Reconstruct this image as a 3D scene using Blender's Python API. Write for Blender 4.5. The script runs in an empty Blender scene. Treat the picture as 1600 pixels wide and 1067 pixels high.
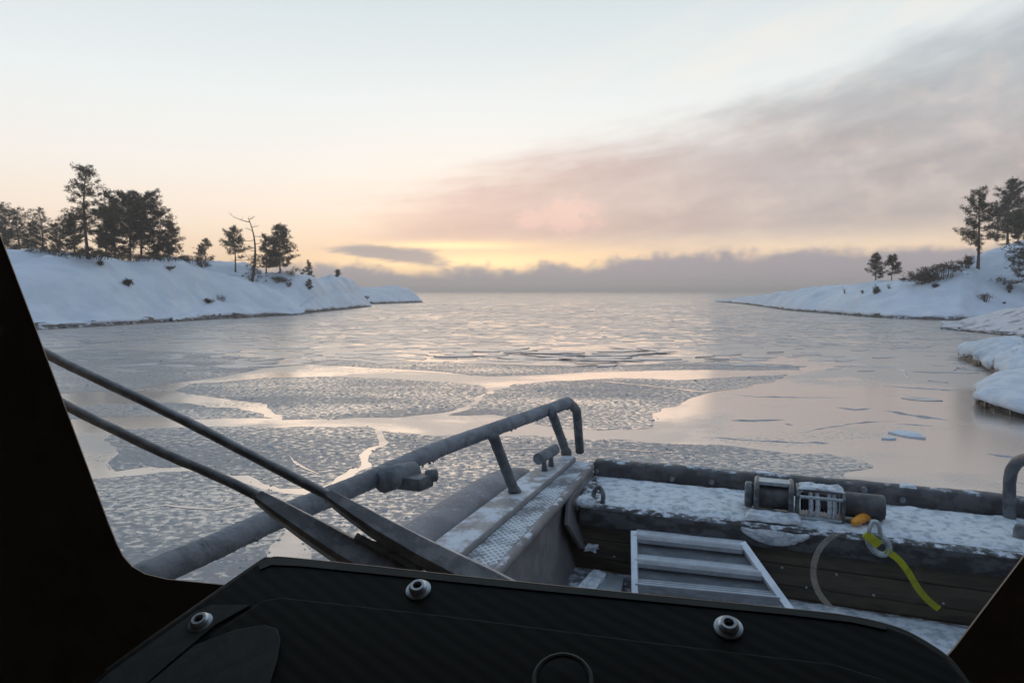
import bpy, bmesh, math, random
import numpy as np
from mathutils import Vector, Matrix, noise
from mathutils.bvhtree import BVHTree

random.seed(7)
RNG = np.random.default_rng(7)
scene = bpy.context.scene
COL = scene.collection
rad = math.radians

# ------------------------------------------------------------------ camera
EYE = 2.5            # eye height above the water, metres
FPX = 1060.0         # focal length in pixels of a 1600 px wide picture
PITCH = math.atan((533.5 - 455.0) / FPX)
cam_data = bpy.data.cameras.new('camera')
cam = bpy.data.objects.new('camera', cam_data)
COL.objects.link(cam)
cam.location = (0, 0, EYE)
cam.rotation_euler = (math.pi / 2 - PITCH, 0, 0)
cam_data.sensor_width = 36.0
cam_data.lens = 36.0 * FPX / 1600.0
cam_data.clip_start = 0.02
cam_data.clip_end = 20000
scene.camera = cam
scene.render.resolution_x, scene.render.resolution_y = 1024, 682

scene.view_settings.view_transform = 'Standard'
scene.view_settings.look = 'None'
scene.view_settings.gamma = 1.0
scene.view_settings.exposure = 0.38
scene.render.engine = 'CYCLES'
scene.cycles.max_bounces = 4
scene.cycles.diffuse_bounces = 3
scene.cycles.glossy_bounces = 2
scene.cycles.transparent_max_bounces = 12
scene.cycles.volume_bounces = 0
scene.cycles.use_denoising = True

SUN_AZ = math.atan((735 - 800) / FPX)     # from +Y towards +X
SUN_EL = rad(2.2)

# ------------------------------------------------------------------ node helper
def lin(r, g, b, k=1.0):
    def f(c):
        c = c / 255.0
        return (c / 12.92 if c <= 0.04045 else ((c + 0.055) / 1.055) ** 2.4) * k
    return (f(r), f(g), f(b), 1.0)

class G:
    """small wrapper that writes node graphs as expressions"""
    def __init__(s, tree):
        s.t = tree
    def node(s, typ, **kw):
        n = s.t.nodes.new(typ)
        for k, v in kw.items():
            setattr(n, k, v)
        return n
    def put(s, sock, v):
        if isinstance(v, bpy.types.NodeSocket):
            s.t.links.new(v, sock)
        elif v is not None:
            try:
                sock.default_value = v
            except Exception:
                sock.default_value = (v, v, v)
    def m(s, op, a, b=None, c=None, clamp=False):
        n = s.node('ShaderNodeMath', operation=op, use_clamp=clamp)
        s.put(n.inputs[0], a)
        if b is not None: s.put(n.inputs[1], b)
        if c is not None: s.put(n.inputs[2], c)
        return n.outputs[0]
    def add(s, a, b): return s.m('ADD', a, b)
    def sub(s, a, b): return s.m('SUBTRACT', a, b)
    def mul(s, a, b): return s.m('MULTIPLY', a, b)
    def smooth(s, x, lo, hi, a=0.0, b=1.0):
        n = s.node('ShaderNodeMapRange', interpolation_type='SMOOTHSTEP')
        s.put(n.inputs[0], x); s.put(n.inputs[1], lo); s.put(n.inputs[2], hi)
        s.put(n.inputs[3], a); s.put(n.inputs[4], b)
        return n.outputs[0]
    def lerp(s, x, lo, hi, a=0.0, b=1.0):
        n = s.node('ShaderNodeMapRange')
        s.put(n.inputs[0], x); s.put(n.inputs[1], lo); s.put(n.inputs[2], hi)
        s.put(n.inputs[3], a); s.put(n.inputs[4], b)
        return n.outputs[0]
    def mix(s, f, a, b, blend='MIX'):
        n = s.node('ShaderNodeMix', data_type='RGBA', blend_type=blend)
        s.put(n.inputs[0], f); s.put(n.inputs[6], a); s.put(n.inputs[7], b)
        return n.outputs[2]
    def xyz(s, x, y, z=0.0):
        n = s.node('ShaderNodeCombineXYZ')
        s.put(n.inputs[0], x); s.put(n.inputs[1], y); s.put(n.inputs[2], z)
        return n.outputs[0]
    def sep(s, v):
        n = s.node('ShaderNodeSeparateXYZ'); s.put(n.inputs[0], v)
        return n.outputs[0], n.outputs[1], n.outputs[2]
    def noise(s, vec, scale=5.0, detail=4.0, rough=0.55, dist=0.0):
        n = s.node('ShaderNodeTexNoise')
        s.put(n.inputs['Vector'], vec); n.inputs['Scale'].default_value = scale
        n.inputs['Detail'].default_value = detail; n.inputs['Roughness'].default_value = rough
        n.inputs['Distortion'].default_value = dist
        return n.outputs[0]
    def ramp(s, f, stops):
        n = s.node('ShaderNodeValToRGB')
        e = n.color_ramp.elements
        while len(e) < len(stops): e.new(0.5)
        for k, (p, c) in zip(e, stops):
            k.position = p; k.color = c
        s.put(n.inputs[0], f)
        return n.outputs[0]

# ------------------------------------------------------------------ sky (dawn under thin veil, cloud sheet to the right)
world = bpy.data.worlds.new('World')
scene.world = world
world.use_nodes = True
world.cycles.sampling_method = 'MANUAL'
world.cycles.sample_map_resolution = 512
wt = world.node_tree
wt.nodes.clear()
g = G(wt)
tc = g.node('ShaderNodeTexCoord')
dx, dy, dz = g.sep(tc.outputs['Generated'])
az = g.m('ARCTAN2', dx, dy)
el = g.m('ARCSINE', dz)
aze = g.sub(az, SUN_AZ)
elp = g.m('MAXIMUM', el, 0.0)
ex = g.m('POWER', g.m('DIVIDE', elp, math.pi / 2), 0.5)      # spreads the low sky over the ramp
def e(v): return math.sqrt(v / (math.pi / 2))
sunward = g.ramp(ex, [(0.0, lin(240, 206, 176)), (e(.02), lin(244, 206, 172)), (e(.05), lin(247, 216, 184)),
                      (e(.10), lin(246, 226, 208)), (e(.17), lin(238, 231, 224)), (e(.26), lin(226, 229, 229)),
                      (e(.40), lin(202, 212, 216)), (e(.75), lin(176, 196, 212)), (1.0, lin(140, 164, 192))])
away = g.ramp(ex, [(0.0, lin(128, 142, 168)), (e(.12), lin(152, 158, 182)), (e(.35), lin(148, 168, 196)),
                   (e(.8), lin(144, 166, 194)), (1.0, lin(140, 164, 192))])
side = g.smooth(g.m('COSINE', aze), -0.35, 0.93)
clear = g.mix(side, away, sunward)
# left side of the picture is a little dimmer than the middle
nish = g.node('ShaderNodeTexSky', sky_type='NISHITA')
nish.sun_disc = False
nish.sun_elevation = SUN_EL
nish.sun_rotation = SUN_AZ
nish.air_density = 1.0; nish.dust_density = 1.0; nish.ozone_density = 1.5
nish_s = g.node('ShaderNodeVectorMath', operation='SCALE')
g.put(nish_s.inputs[0], nish.outputs[0]); nish_s.inputs[3].default_value = 0.12
sky = g.mix(0.92, nish_s.outputs[0], clear)
def gauss(x0, y0, wx, wy):
    a = g.m('DIVIDE', g.sub(az, x0), wx); b = g.m('DIVIDE', g.sub(el, y0), wy)
    return g.m('EXPONENT', g.mul(g.add(g.mul(a, a), g.mul(b, b)), -1.0))
glow = gauss(SUN_AZ, 0.035, 0.22, 0.042)
sky = g.mix(g.mul(glow, 0.85), sky, lin(255, 218, 168, 1.08))
# slow streak noise
tilt = g.mul(el, g.sub(1.0, g.mul(g.m('MINIMUM', g.m('MAXIMUM', az, -1.0), 1.2), 0.6)))
n_streak = g.noise(g.xyz(g.mul(az, 2.6), g.mul(tilt, 17.0), 0.3), 1.0, 3.0, 0.55)
n_fine = g.noise(g.xyz(g.mul(az, 13.0), g.mul(tilt, 52.0), 8.0), 1.0, 3.0, 0.6)
n_tuft = g.noise(g.xyz(g.mul(az, 34.0), g.mul(el, 44.0), 6.0), 1.0, 4.0, 0.62)
n_puff = g.noise(g.xyz(g.mul(az, 16.0), g.mul(el, 20.0), 3.0), 1.0, 3.0, 0.6)
nz = g.add(g.mul(g.sub(n_streak, 0.5), 0.12), g.mul(g.sub(n_fine, 0.5), 0.05))
# broad sheet to the right: its top edge climbs with the azimuth, its underside lies near four degrees
azc = g.m('MINIMUM', g.m('MAXIMUM', az, -0.8), 0.9)
top = g.add(g.m('MAXIMUM', g.add(0.190, g.mul(azc, 0.19)), 0.0), nz)
bot = g.add(0.062, g.add(g.mul(g.sub(n_fine, .5), 0.03), g.mul(azc, 0.012)))
a_top = g.smooth(g.sub(top, el), -0.03, 0.05)
a_bot = g.smooth(g.sub(el, bot), -0.016, 0.03)
a_left = g.smooth(g.add(g.sub(az, g.mul(el, 0.6)), g.mul(nz, 1.6)), -0.36, -0.13)
sheet = g.mul(g.mul(a_top, a_bot), a_left)
sheet = g.mul(sheet, g.lerp(g.add(g.mul(n_streak, .6), g.mul(n_fine, .4)), 0.32, 0.68, 0.62, 1.0))
sheet = g.mul(sheet, g.smooth(g.m('COSINE', g.sub(az, 0.7)), -0.6, 0.2))
c_sheet = g.ramp(g.lerp(az, -0.25, 0.65), [(0.0, lin(228, 188, 172)), (0.35, lin(200, 170, 162)), (0.7, lin(168, 156, 156)), (1.0, lin(144, 138, 142))])
c_sheet = g.mix(g.smooth(el, 0.16, 0.34), c_sheet, lin(170, 178, 183))
c_sheet = g.mix(g.mul(g.smooth(n_puff, 0.45, 0.75), 0.38), c_sheet, lin(214, 192, 180))
sky = g.mix(g.mul(sheet, 0.95), sky, c_sheet)
# lighter veil streak above the sheet
hi = g.mul(g.smooth(g.sub(g.add(top, 0.11), el), -0.03, 0.04), g.smooth(g.sub(el, g.add(top, 0.03)), -0.04, 0.02))
hi = g.mul(g.mul(hi, g.smooth(az, -0.1, 0.35)), g.smooth(n_streak, 0.35, 0.65))
sky = g.mix(g.mul(hi, 0.5), sky, lin(232, 222, 212))
# pink tuft, small dark bar near the sun
pf = g.m('MAXIMUM', gauss(0.085, 0.108, 0.052, 0.030), g.mul(gauss(0.03, 0.103, 0.034, 0.020), 0.85))
pf = g.smooth(g.mul(pf, g.add(-0.35, g.mul(n_tuft, 2.7))), 0.22, 0.85)
sky = g.mix(g.mul(pf, 0.66), sky, lin(243, 202, 186))
gap = g.m('MAXIMUM', gauss(SUN_AZ, 0.040, 0.17, 0.013), g.mul(gauss(SUN_AZ - .03, 0.066, 0.10, 0.006), .7))
sky = g.mix(g.mul(gap, 0.95), sky, lin(255, 216, 158, 1.6))
bar = gauss(-0.172, g.add(0.052, g.mul(g.add(az, 0.172), -0.10)), 0.092, 0.0140)
bar = g.smooth(g.add(bar, g.mul(g.sub(n_fine, 0.5), 1.1)), 0.28, 0.80)
sky = g.mix(g.mul(bar, 0.85), sky, lin(162, 152, 156))
# fog bank on the horizon, humped to the right
ftop = g.add(-0.006, g.add(g.mul(g.smooth(az, -0.02, 0.32), 0.022), g.add(g.mul(n_puff, 0.066), g.mul(n_tuft, 0.010))))
fog = g.smooth(g.sub(ftop, el), -0.010, 0.011)
fog = g.mul(fog, g.smooth(g.m('COSINE', aze), 0.2, 0.75))
c_fog = g.mix(g.smooth(el, -0.002, 0.016), lin(220, 198, 188), lin(152, 146, 156))
sky = g.mix(g.mul(fog, 0.92), sky, c_fog)
bg = g.node('ShaderNodeBackground')
g.put(bg.inputs[0], sky); bg.inputs[1].default_value = 1.0
out = g.node('ShaderNodeOutputWorld')
wt.links.new(bg.outputs[0], out.inputs[0])

# ------------------------------------------------------------------ sun, low behind the cloud bars
sun_data = bpy.data.lights.new('sun', 'SUN')
sun_data.energy = 0.25
sun_data.angle = rad(40)
sun_data.color = (1.0, 0.72, 0.48)
sun = bpy.data.objects.new('sun', sun_data)
COL.objects.link(sun)
sd = Vector((math.sin(SUN_AZ) * math.cos(rad(4)), math.cos(SUN_AZ) * math.cos(rad(4)), math.sin(rad(4))))
sun.rotation_euler = (-sd).to_track_quat('-Z', 'Y').to_euler()
sun.location = (0, 0, 30)

# ------------------------------------------------------------------ picture pixel -> place in the world
_F = Vector((0, math.cos(PITCH), -math.sin(PITCH)))
_U = Vector((0, math.sin(PITCH), math.cos(PITCH)))
_C = Vector((0, 0, EYE))
def ray(px, py):
    return _F + Vector((1, 0, 0)) * ((px - 800) / FPX) - _U * ((py - 533.5) / FPX)
def PZ(px, py, z):
    d = ray(px, py); return _C + d * ((z - EYE) / d.z)
def PY(px, py, y):
    d = ray(px, py); return _C + d * (y / d.y)
def PP(px, py, p0, n):
    d = ray(px, py); return _C + d * ((p0 - _C).dot(n) / d.dot(n))

# ------------------------------------------------------------------ materials
MATS = {}
def pm(name, c1, c2=None, scale=6.0, lo=0.42, hi=0.6, rough=0.6, rough2=None, metal=0.0, spec=0.5,
       bump=0.0, bscale=30.0, bdist=0.01, frost=0.0, fscale=14.0, detail=5.0, stretch=(1, 1, 1), ior=1.45):
    """procedural surface: two colours broken up by noise, optional frost gathered on upward faces, fine relief"""
    m = bpy.data.materials.new(name); m.use_nodes = True
    t = m.node_tree; t.nodes.clear(); q = G(t)
    co = q.node('ShaderNodeTexCoord').outputs['Object']
    mp = q.node('ShaderNodeMapping'); mp.inputs['Scale'].default_value = stretch
    q.put(mp.inputs[0], co); co = mp.outputs[0]
    b = q.node('ShaderNodeBsdfPrincipled')
    b.inputs['Metallic'].default_value = metal
    b.inputs['Specular IOR Level'].default_value = spec
    b.inputs['IOR'].default_value = ior
    col = c1; rg = rough
    if c2 is not None:
        f = q.smooth(q.noise(co, scale, detail, 0.6), lo, hi)
        col = q.mix(f, c1, c2)
        if rough2 is not None: rg = q.lerp(f, 0, 1, rough, rough2)
    if frost > 0:
        nz_ = q.sep(q.node('ShaderNodeNewGeometry').outputs['Normal'])[2]
        ff = q.add(q.mul(q.noise(co, fscale, 6.0, 0.65), 0.9), q.mul(nz_, 0.28))
        ff = q.smooth(ff, 1.0 - frost, 1.16 - frost)
        fm = q.mul(ff, 0.85)
        col = q.mix(fm, col, (0.70, 0.74, 0.80, 1))
        rg = q.mix(fm, rg if not isinstance(rg, float) else (rg, rg, rg, 1), (0.8, 0.8, 0.8, 1))
        q.put(b.inputs['Metallic'], q.lerp(fm, 0, 1, metal, 0.0))
    q.put(b.inputs['Base Color'], col)
    q.put(b.inputs['Roughness'], rg)
    if bump > 0:
        bn = q.node('ShaderNodeBump'); bn.inputs['Strength'].default_value = bump
        bn.inputs['Distance'].default_value = bdist
        q.put(bn.inputs['Height'], q.noise(co, bscale, 6.0, 0.65))
        t.links.new(bn.outputs[0], b.inputs['Normal'])
    o = q.node('ShaderNodeOutputMaterial')
    t.links.new(b.outputs[0], o.inputs[0])
    MATS[name] = m
    return m

snow = pm('snow', (0.68, 0.71, 0.75, 1), (0.60, 0.635, 0.685, 1), scale=0.35, rough=0.75, spec=0.2, bump=0.5, bscale=1.6, bdist=0.10)
snow_near = pm('snow_near', (0.66, 0.68, 0.71, 1), (0.56, 0.59, 0.63, 1), scale=2.5, rough=0.75, spec=0.2, bump=0.6, bscale=9, bdist=0.03)
deck_snow = pm('deck_snow', (0.80, 0.83, 0.86, 1), (0.46, 0.50, 0.54, 1), scale=16, lo=0.44, hi=0.66, rough=0.8, spec=0.2, bump=0.9, bscale=38, bdist=0.03, stretch=(1, 1, 2))
rock = pm('rock', (0.10, 0.085, 0.075, 1), (0.21, 0.185, 0.165, 1), scale=1.5, rough=0.85, bump=0.9, bscale=4, bdist=0.2, frost=0.40, fscale=2.2)
rock_wet = pm('rock_wet', (0.030, 0.024, 0.018, 1), (0.075, 0.060, 0.042, 1), scale=3, rough=0.45, bump=1.0, bscale=7, bdist=0.12, frost=0.12, fscale=5)
rock_slab = pm('rock_slab', (0.66, 0.62, 0.62, 1), (0.28, 0.25, 0.25, 1), scale=1.2, lo=0.5, hi=0.66, rough=0.8, bump=0.8, bscale=2.5, bdist=0.12, stretch=(0.35, 1.0, 3.5))
icicle_m = pm('icicle', (0.34, 0.33, 0.28, 1), (0.16, 0.14, 0.11, 1), scale=7, rough=0.3, bump=0.5, bscale=25)
bark = pm('bark', (0.055, 0.042, 0.032, 1), (0.11, 0.075, 0.05, 1), scale=5, rough=0.9, bump=0.6, bscale=20)
needle = pm('needles', (0.030, 0.027, 0.011, 1), (0.066, 0.053, 0.021, 1), scale=1.1, rough=0.7, spec=0.2)
needle_d = pm('needles_dark', (0.026, 0.023, 0.010, 1), (0.052, 0.043, 0.018, 1), scale=1.1, rough=0.7, spec=0.2)
heather = pm('heather', (0.070, 0.045, 0.036, 1), (0.10, 0.075, 0.055, 1), scale=2.5, rough=0.9, spec=0.1)
frost_m = pm('frost', (0.50, 0.49, 0.50, 1), (0.42, 0.41, 0.42, 1), scale=1.2, rough=0.7, spec=0.3)

tube_m = pm('collar_rubber', (0.21, 0.20, 0.21, 1), (0.27, 0.26, 0.27, 1), scale=5, rough=0.7, bump=0.35, bscale=70, bdist=0.006, frost=0.22, fscale=30)
rail_m = pm('frosted_rail', (0.145, 0.155, 0.17, 1), (0.22, 0.23, 0.25, 1), scale=9, rough=0.7, bump=0.7, bscale=60, bdist=0.01, frost=0.18, fscale=26)
post_m = pm('rail_post', (0.075, 0.08, 0.088, 1), (0.14, 0.15, 0.16, 1), scale=12, rough=0.5, bump=0.4, bscale=70, frost=0.05, fscale=30)
plate_m = pm('gunwale_paint', (0.24, 0.225, 0.225, 1), (0.31, 0.295, 0.29, 1), scale=4, rough=0.6, bump=0.3, bscale=50, bdist=0.004, frost=0.34, fscale=7)
panel_m = pm('side_panel_paint', (0.15, 0.135, 0.135, 1), (0.21, 0.19, 0.19, 1), scale=5, rough=0.6, bump=0.3, bscale=40, bdist=0.004, frost=0.30, fscale=11)
wood = pm('wet_planks', (0.062, 0.047, 0.033, 1), (0.092, 0.074, 0.050, 1), scale=4, rough=0.6, bump=0.6, bscale=18, bdist=0.006, stretch=(0.5, 0.5, 4))
wood_frost = pm('frosted_timber', (0.045, 0.042, 0.04, 1), (0.10, 0.10, 0.105, 1), scale=9, rough=0.75, bump=0.8, bscale=40, bdist=0.008, frost=0.33, fscale=18, stretch=(1, 1, 2))
fender_m = pm('fender_rubber', (0.050, 0.045, 0.046, 1), (0.10, 0.092, 0.092, 1), scale=7, rough=0.6, bump=0.5, bscale=30, bdist=0.01, frost=0.27, fscale=9)
alu = pm('aluminium', (0.82, 0.84, 0.86, 1), (0.70, 0.72, 0.74, 1), scale=8, rough=0.42, metal=0.3, bump=0.15, bscale=60, bdist=0.002, frost=0.05, fscale=20)
alu_dull = pm('aluminium_dull', (0.36, 0.38, 0.40, 1), (0.28, 0.295, 0.31, 1), scale=8, rough=0.5, metal=0.3, bump=0.15, bscale=60, bdist=0.002)
alu_dark = pm('aluminium_dark', (0.20, 0.21, 0.22, 1), (0.15, 0.16, 0.165, 1), scale=8, rough=0.5, metal=0.3, stretch=(1, 1, 3))
steel_dark = pm('winch_steel', (0.10, 0.105, 0.11, 1), (0.20, 0.21, 0.22, 1), scale=14, rough=0.45, metal=0.3, bump=0.3, bscale=50, bdist=0.003, frost=0.20, fscale=22)
motor_m = pm('motor_casing', (0.055, 0.05, 0.05, 1), (0.10, 0.095, 0.095, 1), scale=9, rough=0.5, bump=0.3, bscale=50, bdist=0.003, frost=0.14, fscale=20)
zinc = pm('galvanised', (0.42, 0.47, 0.48, 1), (0.32, 0.36, 0.37, 1), scale=20, rough=0.45, metal=0.4, bump=0.2, bscale=60, bdist=0.002)
yellow = pm('yellow_webbing', (0.40, 0.40, 0.02, 1), (0.32, 0.32, 0.02, 1), scale=25, rough=0.75, bump=0.4, bscale=160, bdist=0.002)
orange = pm('orange_plastic', (0.72, 0.30, 0.02, 1), (0.58, 0.22, 0.02, 1), scale=20, rough=0.5, frost=0.08, fscale=35)
wiper_m = pm('wiper_black', (0.34, 0.33, 0.34, 1), (0.52, 0.51, 0.52, 1), scale=30, rough=0.6, bump=0.5, bscale=120, bdist=0.002, frost=0.14, fscale=45)
frame_m = pm('window_frame_black', (0.17, 0.135, 0.105, 1), (0.21, 0.17, 0.135, 1), scale=8, rough=0.7, spec=0.25)
cabin_m = pm('cabin_lining', (0.46, 0.42, 0.38, 1), (0.40, 0.36, 0.33, 1), scale=6, rough=0.85, spec=0.1)
sheen_m = pm('sheen_patch', (0.075, 0.075, 0.070, 1), (0.092, 0.092, 0.086, 1), scale=60, rough=0.8, bump=0.3, bscale=300, bdist=0.001)  # lighter grey that paints the sky's sheen on the black dash
chrome = pm('bolt_steel', (0.62, 0.64, 0.68, 1), (0.50, 0.52, 0.55, 1), scale=50, rough=0.35, metal=0.6)
hole_m = pm('bolt_socket', (0.02, 0.02, 0.02, 1), rough=0.6)

def wave_dash():
    m = bpy.data.materials.new('ribbed_black'); m.use_nodes = True
    t = m.node_tree; q = G(t); b = t.nodes['Principled BSDF']
    co = q.node('ShaderNodeTexCoord').outputs['Object']
    w = q.node('ShaderNodeTexWave', bands_direction='DIAGONAL'); w.inputs['Scale'].default_value = 24.0
    w.inputs['Distortion'].default_value = 0.8; w.inputs['Detail'].default_value = 2.0
    q.put(w.inputs[0], co)
    q.put(b.inputs['Base Color'], q.mix(w.outputs['Fac'], (0.009, 0.0075, 0.0065, 1), (0.016, 0.014, 0.012, 1)))
    b.inputs['Roughness'].default_value = 0.6; b.inputs['Specular IOR Level'].default_value = 0.2
    bn = q.node('ShaderNodeBump'); bn.inputs['Strength'].default_value = 0.18; bn.inputs['Distance'].default_value = 0.001
    q.put(bn.inputs['Height'], w.outputs['Fac']); t.links.new(bn.outputs[0], b.inputs['Normal'])
    return m
dash_m = wave_dash()
rim_m = pm('dash_rim', (0.070, 0.070, 0.058, 1), (0.052, 0.052, 0.044, 1), scale=10, rough=0.55)

def tread_material():
    """frosted chequer plate: crossed raised bars in the metal, frost caught between them"""
    m = bpy.data.materials.new('chequer_plate'); m.use_nodes = True
    t = m.node_tree; q = G(t); b = t.nodes['Principled BSDF']
    co = q.node('ShaderNodeTexCoord').outputs['Object']
    x, y, z = q.sep(co)
    a = q.m('ABSOLUTE', q.m('SINE', q.mul(q.add(q.mul(x, 1.0), q.mul(y, 0.45)), 95.0)))
    c = q.m('ABSOLUTE', q.m('SINE', q.mul(q.sub(q.mul(x, 0.62), q.mul(y, 0.9)), 80.0)))
    bars = q.m('MAXIMUM', q.smooth(a, 0.80, 0.97), q.smooth(c, 0.80, 0.97))
    n1 = q.noise(co, 5.0, 5.0, 0.6); n2 = q.noise(co, 60.0, 4.0, 0.6)
    fr = q.add(q.add(q.mul(q.mul(bars, q.smooth(n1, .35, .6)), 0.22), q.mul(n1, 0.8)), q.mul(n2, 0.6))
    fr = q.smooth(fr, 0.58, 0.98)
    q.put(b.inputs['Base Color'], q.mix(fr, (0.16, 0.165, 0.18, 1), (0.66, 0.70, 0.75, 1)))
    b.inputs['Roughness'].default_value = 0.7
    bn = q.node('ShaderNodeBump'); bn.inputs['Strength'].default_value = 0.6; bn.inputs['Distance'].default_value = 0.006
    q.put(bn.inputs['Height'], q.add(q.mul(bars, 0.6), n2)); t.links.new(bn.outputs[0], b.inputs['Normal'])
    return m
tread_m = tread_material()

def sea_ice_material(name, frosted):
    """thin young ice: dark and mirror-like where smooth, dull where frost has grown on it"""
    m = bpy.data.materials.new(name); m.use_nodes = True
    t = m.node_tree; q = G(t); b = t.nodes['Principled BSDF']
    po = q.node('ShaderNodeNewGeometry').outputs['Position']
    x, y, z = q.sep(po)
    flat = q.xyz(x, y, 0.0)
    n_pat = q.noise(flat, 0.11, 4.0, 0.55, 0.6)                                  # broad dull patches
    n_mid = q.noise(q.xyz(q.mul(x, 0.55), y, 0.0), 0.9, 5.0, 0.62, 0.5)
    dist = q.m('SQRT', q.add(q.mul(x, x), q.mul(y, y)))
    far = q.smooth(dist, 16.0, 40.0)
    n_crust = q.noise(q.xyz(q.mul(x, 0.7), y, 0.0), 13.0, 3.0, 0.6, 0.4)
    n_band = q.noise(q.xyz(q.mul(x, 0.35), y, 4.0), 0.55, 3.0, 0.55)
    wob = q.node('ShaderNodeTexNoise'); q.put(wob.inputs['Vector'], flat); wob.inputs['Scale'].default_value = 0.8; wob.inputs['Detail'].default_value = 2.0
    vadd = q.node('ShaderNodeVectorMath', operation='MULTIPLY_ADD'); q.put(vadd.inputs[0], wob.outputs['Color']); vadd.inputs[1].default_value = (1.1, 1.6, 0); q.put(vadd.inputs[2], flat)
    vo = q.node('ShaderNodeTexVoronoi', feature='DISTANCE_TO_EDGE'); q.put(vo.inputs['Vector'], vadd.outputs[0]); vo.inputs['Scale'].default_value = 0.75
    cell = q.smooth(vo.outputs['Distance'], 0.02, 0.20, 1.0, 0.0)
    if frosted:
        f = q.smooth(q.add(q.mul(n_crust, 0.85), q.add(q.mul(n_band, 0.42), q.mul(n_pat, 0.12))), 0.54, 0.76)
        f = q.mul(f, 0.86)
    else:
        streak = q.smooth(q.add(q.mul(n_mid, 0.72), q.add(q.mul(n_pat, 0.25), q.mul(n_crust, 0.16))), 0.50, 0.64)
        f = q.mul(q.m('MAXIMUM', q.mul(streak, 0.6), q.mul(cell, q.lerp(n_band, .35, .65, .35, .95))), far)
        f = q.m('MAXIMUM', f, q.mul(q.mul(q.smooth(n_band, .54, .64), q.smooth(n_crust, .50, .60)), .55))
        f = q.m('MAXIMUM', f, q.mul(q.smooth(q.add(n_pat, q.mul(n_mid, .15)), 0.55, 0.62), 0.40))
    q.put(b.inputs['Base Color'], q.mix(f, (0.62, 0.53, 0.47, 1) if not frosted else (0.52, 0.475, 0.44, 1), (0.31, 0.275, 0.26, 1) if not frosted else (0.205, 0.20, 0.21, 1)))
    q.put(b.inputs['Metallic'], q.lerp(f, 0.0, 1.0, 0.72, 0.0))
    q.put(b.inputs['Roughness'], q.lerp(f, 0.0, 1.0, 0.17, 0.55))
    b.inputs['IOR'].default_value = 1.33
    bn = q.node('ShaderNodeBump'); bn.inputs['Strength'].default_value = 0.22 if not frosted else 0.5
    bn.inputs['Distance'].default_value = 0.05
    h = q.add(q.mul(n_mid, q.lerp(far, 0, 1, 0.12, 0.9)), q.add(q.mul(n_crust, 0.22 if frosted else 0.015), q.mul(q.mul(cell, far), 0.0 if frosted else 0.5)))
    q.put(bn.inputs['Height'], h); t.links.new(bn.outputs[0], b.inputs['Normal'])
    return m
ice_smooth = sea_ice_material('young_ice', False)
ice_frosted = sea_ice_material('frosted_ice', True)
shard_m = pm('ice_shard', (0.36, 0.355, 0.365, 1), (0.48, 0.465, 0.465, 1), scale=1.4, rough=0.32, spec=0.6, metal=0.4, bump=0.3, bscale=9, bdist=0.02)

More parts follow.
